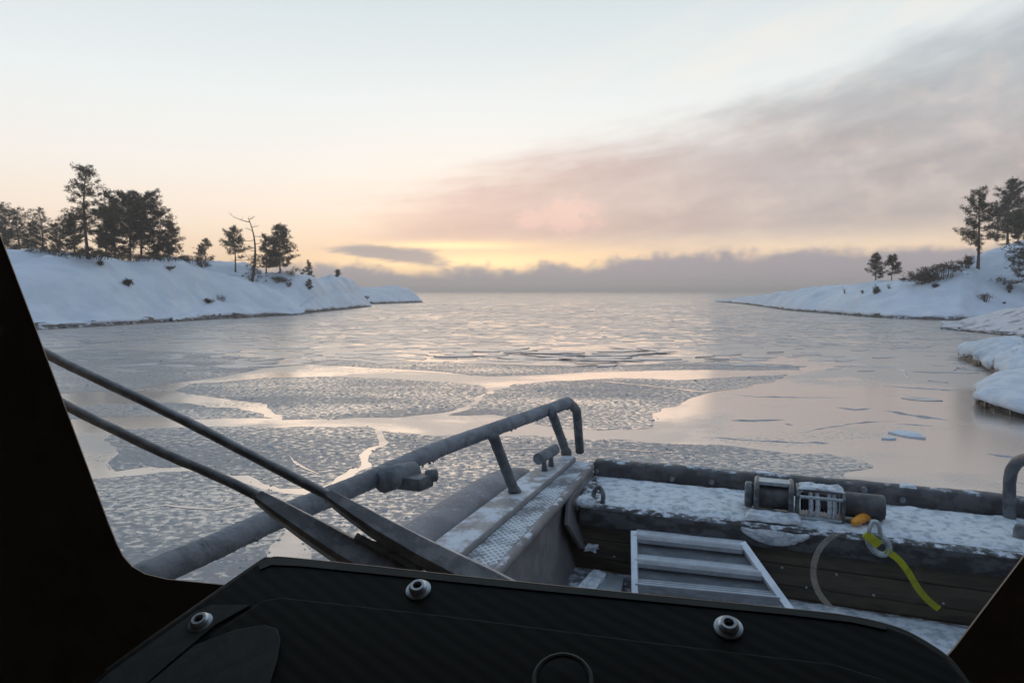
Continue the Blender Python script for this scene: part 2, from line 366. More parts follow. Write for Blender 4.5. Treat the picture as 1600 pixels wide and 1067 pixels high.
# ------------------------------------------------------------------ mesh helpers
WL = {}          # world location of each object (nothing that has children is rotated)
class MB:
    def __init__(s):
        s.v = []; s.f = []; s.mi = []
    def add(s, vs, fs, mi=0):
        o = len(s.v)
        s.v += [tuple(v) for v in vs]
        s.f += [tuple(i + o for i in f) for f in fs]
        s.mi += [mi] * len(fs)
    def hexa(s, c, mi=0):
        """c: 8 corners, bottom four then top four, same turning"""
        s.add(c, [(3, 2, 1, 0), (4, 5, 6, 7), (0, 1, 5, 4), (1, 2, 6, 5), (2, 3, 7, 6), (3, 0, 4, 7)], mi)
    def box(s, c, ax, ay, az_, mi=0):
        c = Vector(c); ax = Vector(ax); ay = Vector(ay); az_ = Vector(az_)
        s.hexa([c - ax - ay - az_, c + ax - ay - az_, c + ax + ay - az_, c - ax + ay - az_,
                c - ax - ay + az_, c + ax - ay + az_, c + ax + ay + az_, c - ax + ay + az_], mi)
    def tube(s, pts, rs, n=10, caps=True, mi=0, jit=None):
        pts = [Vector(p) for p in pts]
        if not isinstance(rs, (list, tuple)): rs = [rs] * len(pts)
        base = len(s.v); prev = None
        for i, p in enumerate(pts):
            d = (pts[min(i + 1, len(pts) - 1)] - pts[max(i - 1, 0)])
            d = d.normalized() if d.length > 1e-9 else Vector((0, 0, 1))
            if prev is None:
                up = Vector((0, 0, 1)) if abs(d.z) < 0.9 else Vector((1, 0, 0))
                a = d.cross(up).normalized()
            else:
                a = (prev - d * prev.dot(d)).normalized()
            prev = a; b = d.cross(a)
            for k in range(n):
                th = 2 * math.pi * k / n
                r = rs[i]
                q = p + (a * math.cos(th) + b * math.sin(th)) * r
                if jit: q = p + (q - p) * jit(q, i)
                s.v.append(tuple(q))
        for i in range(len(pts) - 1):
            for k in range(n):
                k2 = (k + 1) % n
                s.f.append((base + i * n + k, base + i * n + k2, base + (i + 1) * n + k2, base + (i + 1) * n + k)); s.mi.append(mi)
        if caps:
            s.f.append(tuple(base + k for k in range(n))[::-1]); s.mi.append(mi)
            e_ = base + (len(pts) - 1) * n
            s.f.append(tuple(e_ + k for k in range(n))); s.mi.append(mi)
    def lathe(s, o, axis, prof, n=16, mi=0):
        """prof: (radius, height) pairs along axis"""
        axis = Vector(axis).normalized(); o = Vector(o)
        s.tube([o + axis * h for r, h in prof], [max(r, 1e-4) for r, h in prof], n, True, mi) if False else None
        up = Vector((0, 0, 1)) if abs(axis.z) < 0.9 else Vector((1, 0, 0))
        a = axis.cross(up).normalized(); b = axis.cross(a)
        base = len(s.v)
        for r, h in prof:
            for k in range(n):
                th = 2 * math.pi * k / n
                s.v.append(tuple(o + axis * h + (a * math.cos(th) + b * math.sin(th)) * max(r, 1e-4)))
        for i in range(len(prof) - 1):
            for k in range(n):
                k2 = (k + 1) % n
                s.f.append((base + i * n + k, base + i * n + k2, base + (i + 1) * n + k2, base + (i + 1) * n + k)); s.mi.append(mi)
        s.f.append(tuple(base + k for k in range(n))[::-1]); s.mi.append(mi)
        e_ = base + (len(prof) - 1) * n
        s.f.append(tuple(e_ + k for k in range(n))); s.mi.append(mi)
    def prism(s, poly, off, mi=0):
        """poly: loop of points, off: vector the far side is moved by"""
        n = len(poly); off = Vector(off); base = len(s.v)
        s.v += [tuple(Vector(p)) for p in poly] + [tuple(Vector(p) + off) for p in poly]
        s.f.append(tuple(base + i for i in range(n))); s.f.append(tuple(base + n + i for i in range(n))[::-1])
        s.mi += [mi, mi]
        for i in range(n):
            j = (i + 1) % n
            s.f.append((base + j, base + i, base + n + i, base + n + j)); s.mi.append(mi)
    def grid(s, rows, mi=0):
        """rows: list of equally long point lists"""
        base = len(s.v); w = len(rows[0])
        for r in rows: s.v += [tuple(p) for p in r]
        for i in range(len(rows) - 1):
            for j in range(w - 1):
                a = base + i * w + j
                s.f.append((a, a + 1, a + w + 1, a + w)); s.mi.append(mi)
    def build(s, name, mats, parent=None, smooth=False, bevel=0.0, origin=None, fix=True):
        if origin is None:
            if len(s.v) > 4000: origin = Vector(np.mean(np.array(s.v), axis=0).tolist())
            else:
                origin = Vector((0, 0, 0))
                for v in s.v: origin += Vector(v)
                origin /= len(s.v)
        origin = Vector(origin)
        me = bpy.data.meshes.new(name)
        me.from_pydata([(v[0] - origin.x, v[1] - origin.y, v[2] - origin.z) for v in s.v], [], s.f)
        mats = mats if isinstance(mats, (list, tuple)) else [mats]
        for m in mats: me.materials.append(m)
        if len(mats) > 1: me.polygons.foreach_set('material_index', s.mi)
        if fix or bevel > 0:
            bm = bmesh.new(); bm.from_mesh(me)
            bmesh.ops.recalc_face_normals(bm, faces=bm.faces)
            if bevel > 0:
                es = [e_ for e_ in bm.edges if len(e_.link_faces) == 2 and e_.calc_face_angle(0) > 0.5]
                bmesh.ops.bevel(bm, geom=es, offset=bevel, segments=2, profile=0.6, affect='EDGES', clamp_overlap=True)
            bm.to_mesh(me); bm.free()
        if smooth:
            me.polygons.foreach_set('use_smooth', [True] * len(me.polygons))
            if smooth != 'all':
                me.set_sharp_from_angle(angle=rad(40))
        me.update()
        o = bpy.data.objects.new(name, me); COL.objects.link(o)
        if parent is not None:
            o.parent = parent; o.location = origin - WL[parent.name]
        else:
            o.location = origin
        WL[o.name] = origin
        return o

def tag(o, label=None, cat=None, group=None, kind=None):
    if label: o['label'] = label
    if cat: o['category'] = cat
    if group: o['group'] = group
    if kind: o['kind'] = kind
    return o
def empty(name, loc, label, cat, group=None):
    o = bpy.data.objects.new(name, None); COL.objects.link(o)
    o.location = loc; o.empty_display_size = 0.3
    WL[o.name] = Vector(loc)
    return tag(o, label, cat, group)
def nz3(p, s, amp=1.0, seed=0.0):
    return noise.noise(Vector((p[0] * s + seed, p[1] * s - seed * 0.7, p[2] * s + seed * 1.3))) * amp
def smooth_path(pts, n):
    pts = [Vector(p) for p in pts]; out_ = []
    P = [pts[0] * 2 - pts[1]] + pts + [pts[-1] * 2 - pts[-2]]
    for i in range(1, len(P) - 2):
        for k in range(n):
            t = k / n
            a, b, c, d = P[i - 1], P[i], P[i + 1], P[i + 2]
            out_.append(0.5 * ((2 * b) + (c - a) * t + (2 * a - 5 * b + 4 * c - d) * t * t + (3 * b - a - 3 * c + d) * t ** 3))
    out_.append(pts[-1])
    return out_

# ------------------------------------------------------------------ sea ice sheet reaching the horizon
mb = MB()
mb.add([(-4000, -600, 0), (4000, -600, 0), (4000, 5000, 0), (-4000, 5000, 0)], [(0, 1, 2, 3)])
tag(mb.build('sea_ice', ice_smooth, origin=(0, 0, 0)), kind='structure')

# ------------------------------------------------------------------ shores: snow over low rock
TERRAIN = []
def shore(name, cols, mat, bank=0.28, ncol=110, nrow=26, gpow=0.62, amp=0.16, seed=0.0, back=26.0, rockbank=True, lump=0.0):
    """cols: (px, waterline py, crest py, crest setback in metres)"""
    cols = sorted(cols)
    xs = np.array([c[0] for c in cols], float)
    px = np.linspace(xs[0], xs[-1], ncol)
    k = np.exp(-0.5 * (np.arange(-3, 4) / 1.3) ** 2); k /= k.sum()
    def it(j):
        a = np.interp(px, xs, [c[j] for c in cols])
        return np.convolve(np.pad(a, 3, mode='edge'), k, 'valid')
    wy, cy, sb = it(1), it(2), it(3)
    rows = [[] for _ in range(nrow + 8)]
    bankrows = [[] for _ in range(6)]
    for i in range(ncol):
        w = PZ(px[i], wy[i], 0.0)
        d = Vector((w.x, w.y, 0)).normalized()
        w = w + d * nz3(w, 0.35, 0.35, seed + 3)
        cr = PY(px[i], cy[i], w.y + sb[i] * d.y)
        cz = max(cr.z, 0.35)
        L = sb[i]
        bk = min(bank * (0.75 + 0.5 * abs(nz3(w, 0.5, 1.6, seed))), cz * 0.6)
        for r in range(nrow + 8):
            if r == 0: t, z, o_ = -0.02, bk * 0.45, 0.16
            elif r == 1: t, z, o_ = 0.0, bk * 0.72, -0.02
            elif r == 2: t, z, o_ = 0.0, bk * 1.05, 0.05
            elif r < nrow:
                t = (r - 2) / (nrow - 3)
                z = bk + (cz - bk) * (math.sin(t * math.pi / 2) ** (2 * gpow)); o_ = 0.08
            else:
                q_ = (r - nrow + 1) / 8.0
                t = 1.0 + q_ * back / max(L, 0.5); z = cz * (1.0 - 0.75 * q_ * q_) - 0.2 * q_; o_ = 0.08
            p = w + d * (L * max(t, 0.0) + o_); p.z = z
            if r > 1:
                fade = min(1.0, (r - 1) / 5.0)
                p.z += (nz3(p, 0.16, amp * 3.2, seed) + nz3(p, 0.5, amp, seed)) * fade * min(1.0, cz / 2.0)
                if lump: p.z += abs(nz3((p.x, p.y * 2.5, 0), 0.5, lump, seed + 9)) * fade
                p.z = max(p.z, bk * 0.8)
            rows[r].append(p)
        for r, (o_, z) in enumerate(((-0.22, -0.25), (-0.12, 0.04), (0.0, bk * 0.35), (0.06, bk * 0.62), (0.14, bk * 0.85), (0.5, bk * 0.9))):
            p = w + d * o_; p.z = z
            p = p + d * (nz3(p, 1.6, 0.3, seed + 5) - .12 * max(0, nz3(p, .7, 1.6, seed + 2))) + Vector((0, 0, (nz3(p, 2.2, 0.14, seed + 8) + .10 * max(0, nz3(p, .45, 1.5, seed))) if r else 0))
            bankrows[r].append(p)
    mb = MB(); mb.grid(rows)
    o = mb.build(name, mat, smooth='all', origin=(0, 0, 0), fix=False)
    bm = bmesh.new(); bm.from_mesh(o.data)
    bmesh.ops.recalc_face_normals(bm, faces=bm.faces)
    if sum(f.normal.z for f in bm.faces) < 0: bmesh.ops.reverse_faces(bm, faces=bm.faces)
    bm.to_mesh(o.data); bm.free()
    tag(o, kind='structure')
    TERRAIN.append(o)
    if rockbank:
        mb = MB(); mb.grid(bankrows)
        mb.build('rock_bank', rock, parent=o, smooth=True)
    return o

shore('snowy_shore', lump=.35, bank=.42, amp=.26, cols=[(-260, 523, 412, 13), (-120, 521, 410, 13), (20, 517, 408, 13), (70, 514.5, 404, 13), (110, 512, 406, 12), (150, 510, 407, 12),
                      (200, 507, 409, 12), (260, 503, 408, 12), (310, 499, 417, 11), (350, 496.5, 431, 10), (400, 494, 443, 9),
                      (430, 492.5, 459, 6), (455, 491.5, 472, 4), (476, 491, 488, 1.5)], mat=snow, seed=1.0, ncol=190, nrow=40)
shore('snowy_shore', [(-260, 499, 396, 9), (-120, 499, 393, 9), (19, 499, 389, 9), (62, 499, 383, 9), (94, 498, 387, 9), (131, 497, 396, 8), (165, 496, 404, 7), (200, 495, 412, 5)], snow, seed=23.0, rockbank=False, ncol=80, back=22, amp=.2)
shore('snowy_shore', [(290, 490, 409, 16), (330, 490, 404, 16), (360, 490, 408, 16), (390, 490, 417, 15), (420, 490, 431, 14), (450, 490, 431, 13), (480, 488.5, 431, 13),
                      (510, 485.5, 438, 13), (540, 481.5, 437, 14), (556, 479.5, 443, 12), (568, 478.5, 458, 7), (578, 478, 476, 2)], snow, seed=4.0, bank=0.5, amp=0.34, back=14, lump=.4)
shore('snowy_shore', [(270, 503.5, 500, 1), (300, 501, 484, 4), (340, 498.5, 471, 5.5), (385, 496.5, 474, 5.5), (430, 494, 481, 4), (472, 492, 489.5, 1.5)], snow, seed=31.0, bank=.45, ncol=80, nrow=30, back=4, amp=.2, lump=.3)
shore('snowy_shore', [(462, 491.5, 484, 3), (490, 488.5, 464, 8), (520, 485.5, 456, 9), (545, 483, 458, 8), (562, 481, 467, 5), (580, 479, 477, 2)], snow, seed=37.0, bank=.5, ncol=70, nrow=30, back=5, amp=.25, lump=.3)
shore('snowy_shore', [(535, 476.5, 452, 14), (560, 476, 449, 15), (590, 475, 447, 16), (620, 474, 446, 17), (636, 473.4, 450, 14), (648, 473, 458, 9), (660, 472.6, 470, 2.5)],
      snow, seed=8.0, bank=0.55, amp=0.2, ncol=70, back=12)
shore('snowy_shore', [(1118, 471.6, 470.5, 4), (1150, 474, 467, 10), (1180, 477.5, 463, 13), (1230, 485, 457, 14), (1300, 490.5, 446, 15), (1350, 495, 439, 15), (1400, 498, 434, 15),
                      (1460, 500, 423, 16), (1500, 500.5, 410, 18), (1530, 499, 399, 20), (1570, 498, 385, 22), (1600, 498, 379, 23), (1700, 500, 362, 24), (1850, 504, 345, 24)],
      snow, seed=12.0, bank=0.38, ncol=190, nrow=40, amp=.24, lump=.25)
shore('snowy_ledge', [(1470, 515, 511, 2), (1500, 517, 503, 5), (1530, 520, 495, 7), (1560, 523, 488, 8), (1600, 527, 480, 9), (1700, 532, 472, 10), (1800, 536, 470, 10)],
      rock_slab, seed=16.0, bank=0.2, ncol=60, amp=0.10, back=3.0, lump=0.25)

def ground_bvh():
    vs, fs = [], []
    for o in TERRAIN:
        b = len(vs)
        vs += [o.matrix_world @ v.co + o.location for v in o.data.vertices] if o.location.length > 0 else [v.co.copy() for v in o.data.vertices]
        fs += [tuple(b + i for i in p.vertices) for p in o.data.polygons]
    return BVHTree.FromPolygons(vs, fs)
GROUND = ground_bvh()
def foot(px, py=None, y=None):
    """where a thing seen at this pixel stands; with y, that depth at the pixel column"""
    if y is None:
        hit = GROUND.ray_cast(_C, ray(px, py).normalized())[0]
        if hit is not None: return hit
        for k in range(1, 40):
            hit = GROUND.ray_cast(_C, ray(px, py + k).normalized())[0]
            if hit is not None:
                return hit
        y = 60.0
    d = ray(px, py or 430)
    p = _C + d * (y / d.y)
    hit = GROUND.ray_cast(Vector((p.x, p.y, 80)), Vector((0, 0, -1)))[0]
    return hit if hit is not None else Vector((p.x, p.y, 0.5))

# ------------------------------------------------------------------ floes: thin plates of frosted ice parted by leads of smooth new ice
def densify(poly, step):
    out_ = []
    n = len(poly)
    for i in range(n):
        a, b = Vector(poly[i]), Vector(poly[(i + 1) % n])
        k = max(1, int((b - a).length / step))
        for j in range(k): out_.append(a.lerp(b, j / k))
    return out_
def inside(pts, poly):
    x, y = pts[:, 0], pts[:, 1]; c = np.zeros(len(pts), bool)
    n = len(poly)
    for i in range(n):
        x1, y1 = poly[i]; x2, y2 = poly[(i + 1) % n]
        hit = ((y1 > y) != (y2 > y)) & (x < (x2 - x1) * (y - y1) / (y2 - y1 + 1e-12) + x1)
        c ^= hit
    return c
# frost clump: a low, ragged little tuft of ice crystals
def clump_shapes(k):
    out_ = []
    for _ in range(k):
        n = 5
        a = np.sort(RNG.uniform(0, 2 * np.pi, n))
        r = RNG.uniform(0.55, 1.1, n)
        ring = np.stack([np.cos(a) * r, np.sin(a) * r, np.full(n, -0.1)], 1)
        mid = np.stack([np.cos(a + .3) * r * .62, np.sin(a + .3) * r * .62, RNG.uniform(.3, .75, n)], 1)
        tip = np.array([[RNG.uniform(-.2, .2), RNG.uniform(-.2, .2), RNG.uniform(.55, 1.0)]])
        out_.append(np.concatenate([ring, mid, tip]))
    return out_
CL = clump_shapes(12)
CLF = []
for i in range(5):
    j = (i + 1) % 5
    CLF += [(i, j, 5 + j), (i, 5 + j, 5 + i), (5 + i, 5 + j, 10)]
CLF = np.array(CLF)
def frost_field(pts, size, height, parent, z0):
    """many little clumps in one mesh"""
    n = len(pts)
    if n == 0: return
    V = np.zeros((n, 11, 3)); th = RNG.uniform(0, 2 * np.pi, n); sh = RNG.integers(0, 12, n)
    base = np.array(CL)[sh]
    c, s = np.cos(th)[:, None], np.sin(th)[:, None]
    V[:, :, 0] = (base[:, :, 0] * c - base[:, :, 1] * s) * size[:, None] + pts[:, 0:1]
    V[:, :, 1] = (base[:, :, 0] * s + base[:, :, 1] * c) * size[:, None] + pts[:, 1:2]
    V[:, :, 2] = base[:, :, 2] * height[:, None] + z0
    Fc = (CLF[None] + (np.arange(n) * 11)[:, None, None]).reshape(-1, 3)
    org = WL[parent.name]
    V = V.reshape(-1, 3) - np.array(org)
    me = bpy.data.meshes.new('frost_flowers')
    me.vertices.add(len(V)); me.vertices.foreach_set('co', V.astype(np.float32).ravel())
    me.loops.add(Fc.size); me.loops.foreach_set('vertex_index', Fc.astype(np.int32).ravel())
    me.polygons.add(len(Fc)); me.polygons.foreach_set('loop_start', np.arange(0, Fc.size, 3, dtype=np.int32))
    me.polygons.foreach_set('loop_total', np.full(len(Fc), 3, dtype=np.int32))
    me.update(calc_edges=True); me.validate()
    me.materials.append(frost_m)
    o = bpy.data.objects.new('frost_flowers', me); COL.objects.link(o)
    o.parent = parent; WL[o.name] = Vector(org)
    tag(o, kind='stuff')
    return o
def floe(label, pix, cover=1.0, size=1.0):
    poly = [PZ(px, py, 0.0) for px, py in pix]
    dist = sum(p.length for p in poly) / len(poly)
    pts = densify([(p.x, p.y, 0) for p in poly], 0.22 if dist < 20 else 0.6)
    jit = []
    for p in pts:
        q = Vector((p.x + nz3(p, 1.3, 0.20) + nz3(p, 5.0, 0.10), p.y + nz3(p, 1.3, 0.22, 5.0) + nz3(p, 5.0, 0.12, 3.0), 0.0))
        jit.append(q)
    mb = MB(); mb.prism([(q.x, q.y, 0.003) for q in jit], (0, 0, -0.02))
    o = mb.build('ice_floe', ice_frosted, fix=True)
    tag(o, label, 'ice floe', 'frosted ice floes parted by smooth leads')
    P = np.array([(q.x, q.y) for q in jit]); lo, hi = P.min(0), P.max(0)
    area = (hi - lo).prod()
    n = int(min(area * 130 * cover, 300000))
    c = RNG.uniform(lo, hi, (n, 2))
    c = c[inside(c, P.tolist())]
    d = np.hypot(c[:, 0], c[:, 1])
    keep = RNG.uniform(0, 1, len(c)) < np.clip((10.0 / np.maximum(d, 10.0)) ** 1.5, 0.06, 1.0)
    pat = np.array([noise.noise(Vector((x * 0.33, y * 0.6, 2.0))) + 0.75 * noise.noise(Vector((x * 3.1, y * 3.6, 7.0))) for x, y in c])
    keep &= RNG.uniform(-0.55, 0.35, len(c)) < pat
    keep &= d < 34
    c = c[keep]; d = d[keep]
    c = c + RNG.normal(0, .07, c.shape)
    sz = np.exp(RNG.normal(math.log(0.017), 0.45, len(c))) * size * np.clip(d / 12.0, 1.0, 2.0) ** 0.6
    frost_field(c, sz, sz * RNG.uniform(0.18, 0.42, len(c)), o, 0.003)
    return o

floe('frosted ice floe between the wiper arms and the main lead, left foreground', [(165, 671), (300, 666), (450, 665), (560, 668), (594, 672), (587, 694), (566, 716), (527, 748), (500, 764), (440, 768), (380, 746), (300, 728), (168, 738), (178, 700)])
floe('nearest frosted ice floe under the bow rail at the lower left', [(-120, 770), (60, 756), (158, 748), (290, 735), (370, 754), (440, 777), (490, 774), (462, 800), (420, 860), (330, 960), (200, 1020), (-200, 1000)], size=1.1)
floe('frosted ice floe alongside the grey collar and beyond the bow', [(604, 674), (680, 681), (760, 680), (880, 684), (1000, 690), (1150, 698), (1280, 708), (1360, 724), (1280, 760), (1240, 830), (900, 880), (480, 880), (478, 806), (540, 752), (578, 717), (600, 694)])
floe('broad frosted floe with a blunt right end above the main lead', [(440, 656), (560, 652), (640, 651), (694, 644), (742, 625), (764, 611), (750, 601), (690, 597), (600, 591), (500, 588), (400, 592), (300, 600), (272, 611), (330, 619), (420, 631)])
floe('narrow frosted strip of ice under the pale triangular lead at left', [(60, 658), (200, 651), (300, 653), (425, 655), (405, 645), (300, 631), (230, 629), (150, 632), (60, 640)])
floe('dark streaked floe below the left shore bank', [(40, 618), (190, 610), (262, 599), (350, 588), (425, 574), (440, 562), (300, 550), (150, 545), (60, 552)], cover=0.8)
floe('rounded frosted floe in the middle beyond the bow rail end', [(778, 611), (805, 600), (880, 594), (960, 591), (1060, 593), (1150, 589), (1232, 585), (1195, 600), (1100, 615), (1035, 641), (1010, 668), (940, 673), (850, 666), (770, 648), (706, 648), (742, 631)])
floe('long thin frosted strip between the upper lead and rafted ice', [(470, 568), (560, 573), (700, 582), (770, 588), (850, 585), (960, 580), (1100, 578), (1250, 578), (1240, 570), (1100, 565), (900, 572), (750, 568), (600, 563), (470, 560)], cover=0.8)

def plate(c, L, W, ang, th, tilt, tiltdir, z, mb, seed):
    r = random.Random(seed)
    n = r.choice((5, 6, 7))
    pts = []
    R = Matrix.Rotation(tilt, 3, Vector((math.cos(tiltdir), math.sin(tiltdir), 0)))
    for i in range(n):
        a = 2 * math.pi * (i + r.uniform(-.25, .25)) / n
        p = Vector((math.cos(a) * L * r.uniform(.75, 1.1), math.sin(a) * W * r.uniform(.7, 1.1), 0))
        p = Matrix.Rotation(ang, 3, 'Z') @ p
        pts.append(R @ p + Vector((c[0], c[1], z)))
    mb.prism(pts, R @ Vector((0, 0, -th)))
mb = MB()
rb = random.Random(3)
k = 0
while k < 1500:
    d = 24 + (rb.random() ** 1.35) * 135
    a = rb.uniform(-0.62, 0.62)
    x, y = d * math.sin(a), d * math.cos(a)
    u = x / y
    # keep clear of the shores
    pxx = 800 + u * FPX; pyy = 455 + FPX * EYE / y
    wl = np.interp(pxx, [-200, 60, 300, 475, 575, 660, 1118, 1230, 1300, 1400, 1500, 1600, 1800], [524, 517, 502, 493, 480, 474, 473, 487, 493, 500, 516, 530, 540])
    if pyy < wl + 2.0 or noise.noise(Vector((x * .05, y * .03, 1.0))) < rb.uniform(-.6, .25):
        continue
    L = rb.uniform(.15, .75) * (1 + d / 90)
    plate((x, y), L, L * rb.uniform(.25, .6), rb.gauss(0, .5), rb.uniform(.02, .04), rb.gauss(0, .008), rb.uniform(0, 6.3), rb.uniform(.004, .014), mb, k)
    k += 1
o = mb.build('brash_ice', shard_m, fix=False)
tag(o, 'small broken pieces of thin ice covering the bay out to the open water', 'ice', kind='stuff')
# rafted sheets pushed over each other in the middle distance
for i in range(34):
    px = rb.gauss(930, 110) if i < 36 else rb.uniform(600, 1180)
    py = 560 - abs(px - 930) * 0.02 + rb.gauss(0, 6)
    c = PZ(px, py, 0)
    mb = MB()
    L = rb.uniform(.35, 1.3)
    plate((c.x, c.y), L, L * rb.uniform(.18, .4), rb.gauss(.1, .35), rb.uniform(.02, .04), rb.uniform(-.02, .06), rb.gauss(0.1, .5), rb.uniform(.02, .08), mb, 500 + i)
    tag(mb.build('rafted_ice_sheet', shard_m), 'thin rafted ice sheet pushed over others in the mid-bay ridge', 'ice sheet', 'rafted ice sheets in the middle of the bay')
# single slabs on the smooth ice to the right: each has its own place
def slab(label, px, py, px2, py2, wid, th, tilt, z=0.03, name='ice_slab'):
    if 'white' not in label: th *= .5; z *= .4; wid *= .55; tilt *= .7
    a, b = PZ(px, py, 0), PZ(px2, py2, 0)
    c = (a + b) / 2; d = b - a
    mb = MB()
    plate((c.x, c.y), d.length / 2, wid, math.atan2(d.y, d.x), th, tilt, math.atan2(d.y, d.x), z, mb, int(px + py))
    tag(mb.build(name, shard_m if 'white' not in label else snow_near), label, 'ice slab')
def ridge(label, pix, h=0.03, w=0.05):
    """thin upturned edge where two sheets of young ice have pressed together"""
    pts = densify_line([PZ(px, py, 0) for px, py in pix], 0.10)
    mb = MB(); rows = []; n_ = len(pts)
    for i, p in enumerate(pts):
        t = pts[min(i + 1, n_ - 1)] - pts[max(i - 1, 0)]; t.normalize()
        sd_ = Vector((-t.y, t.x, 0)); en = min(1, 4 * i / n_, 4 * (n_ - 1 - i) / n_)
        p = p + sd_ * (nz3(p, 1.1, .10) + nz3(p, 4, .04))
        hh = .6 * h * en * (.45 + .8 * abs(nz3(p, 2.6, 1.6))); ww = .5 * w * (.4 + abs(nz3(p, 2.0, 1.4, 6.0)))
        rows.append([p - sd_ * ww + Vector((0, 0, -.004)), p - sd_ * ww * .2 + Vector((0, 0, hh)), p + sd_ * ww * .25 + Vector((0, 0, hh * .8)), p + sd_ * ww * 1.6 + Vector((0, 0, -.004))])
    mb.grid(rows)
    tag(mb.build('ice_ridge', shard_m), label, 'ice ridge', 'pressed up edges in the smooth ice')
def densify_line(pts, step):
    out_ = []
    for a, b in zip(pts[:-1], pts[1:]):
        k = max(1, int((b - a).length / step))
        out_ += [a.lerp(b, j / k) for j in range(k)]
    return out_ + [pts[-1]]
ridge('long dark pressed up ice edge right of the rounded floe', [(1140, 657), (1180, 658), (1225, 655)], .05, .05)
ridge('curved dark pressed up ice edge between two longer ones at right', [(1304, 636), (1335, 640), (1363, 638)], .04, .05)
ridge('long slanting pressed up ice edge pointing at the snowy rocks', [(1375, 641), (1420, 648), (1487, 657)], .05, .06)
ridge('faint long crack crossing the smooth ice towards the rocks', [(1130, 615), (1180, 620), (1250, 621), (1330, 621)], .02, .05)
ridge('thin pressed up ice edge nearest the right rocks', [(1376, 602), (1420, 606), (1512, 611)], .04, .06)
ridge('dark crack along the right end of the main lead', [(1090, 683), (1180, 688), (1296, 693)], .02, .03)
ridge('slanting crack rising right from the dark lead crack', [(1240, 677), (1300, 668), (1340, 661), (1400, 657)], .018, .03)
ridge('curled dark ice edge alone above the smooth right bay', [(1398, 574), (1414, 582), (1418, 592)], .04, .07)
ridge('dark ice splinter under the overhanging snow lobe', [(1480, 582), (1494, 577), (1506, 573)], .06, .08)
ridge('short dark ice splinter off the right tip of the long dark edge', [(1225, 661), (1240, 665)], .03, .03)
ridge('low thin ice splinter right above the winch', [(1262, 690), (1296, 693)], .03, .03)
ridge('dark ice splinter far right near the stanchion', [(1538, 708), (1562, 712), (1588, 714)], .03, .04)
ridge('thin dark ice edge just above the low white slab', [(1396, 662), (1430, 664), (1465, 666)], .025, .04)
def crack(label, pix, wid):
    pts = densify_line([PZ(px, py, 0) for px, py in pix], 0.15); rows = []; n_ = len(pts)
    for i, p in enumerate(pts):
        t = (pts[min(i + 1, n_ - 1)] - pts[max(i - 1, 0)]).normalized(); sd_ = Vector((-t.y, t.x, 0))
        p = p + sd_ * nz3(p, 1.2, .12); w_ = wid * (.4 + .9 * abs(nz3(p, 1.5, 1.5))) * min(1, .15 + 5 * i / n_, .15 + 5 * (n_ - 1 - i) / n_)
        rows.append([p - sd_ * w_ + Vector((0, 0, .0075)), p + sd_ * w_ + Vector((0, 0, .0075))])
    mb = MB(); mb.grid(rows); o = mb.build('refrozen_crack', ice_smooth)
    if o.data.polygons[0].normal.z < 0: o.data.flip_normals()
    tag(o, label, 'crack', 'thin pale refrozen cracks in the floes')
crack('pale crack curving through the floe behind the upper wiper rod', [(448, 712), (470, 725), (502, 741)], .035)
crack('long pale crack slanting through the rounded middle floe', [(905, 594), (985, 600), (1090, 612), (1150, 608)], .07)
crack('pale crack crossing the broad floe from left to right', [(330, 612), (430, 606), (560, 612), (690, 604)], .05)
crack('pale crack in the nearest floe above the lower rail', [(180, 800), (260, 790), (340, 796), (420, 782)], .03)
crack('thin pale crack in the floe beyond the bow rail end', [(700, 690), (780, 703), (930, 700), (1060, 706)], .03)
slab('low white ice slab lying on the smooth ice at right', 1384, 674, 1448, 685, .22, .03, .05, .03)
slab('small white ice chip left of the low white slab', 1375, 686, 1402, 686, .06, .025, .1, .025)
slab('flat bluish ice slab in front of the snowy rocks', 1400, 621, 1476, 627, .45, .03, .04, .04)
slab('pale ice slab beside the tip of the snowy rocks', 1447, 594, 1482, 598, .3, .03, .06, .04)

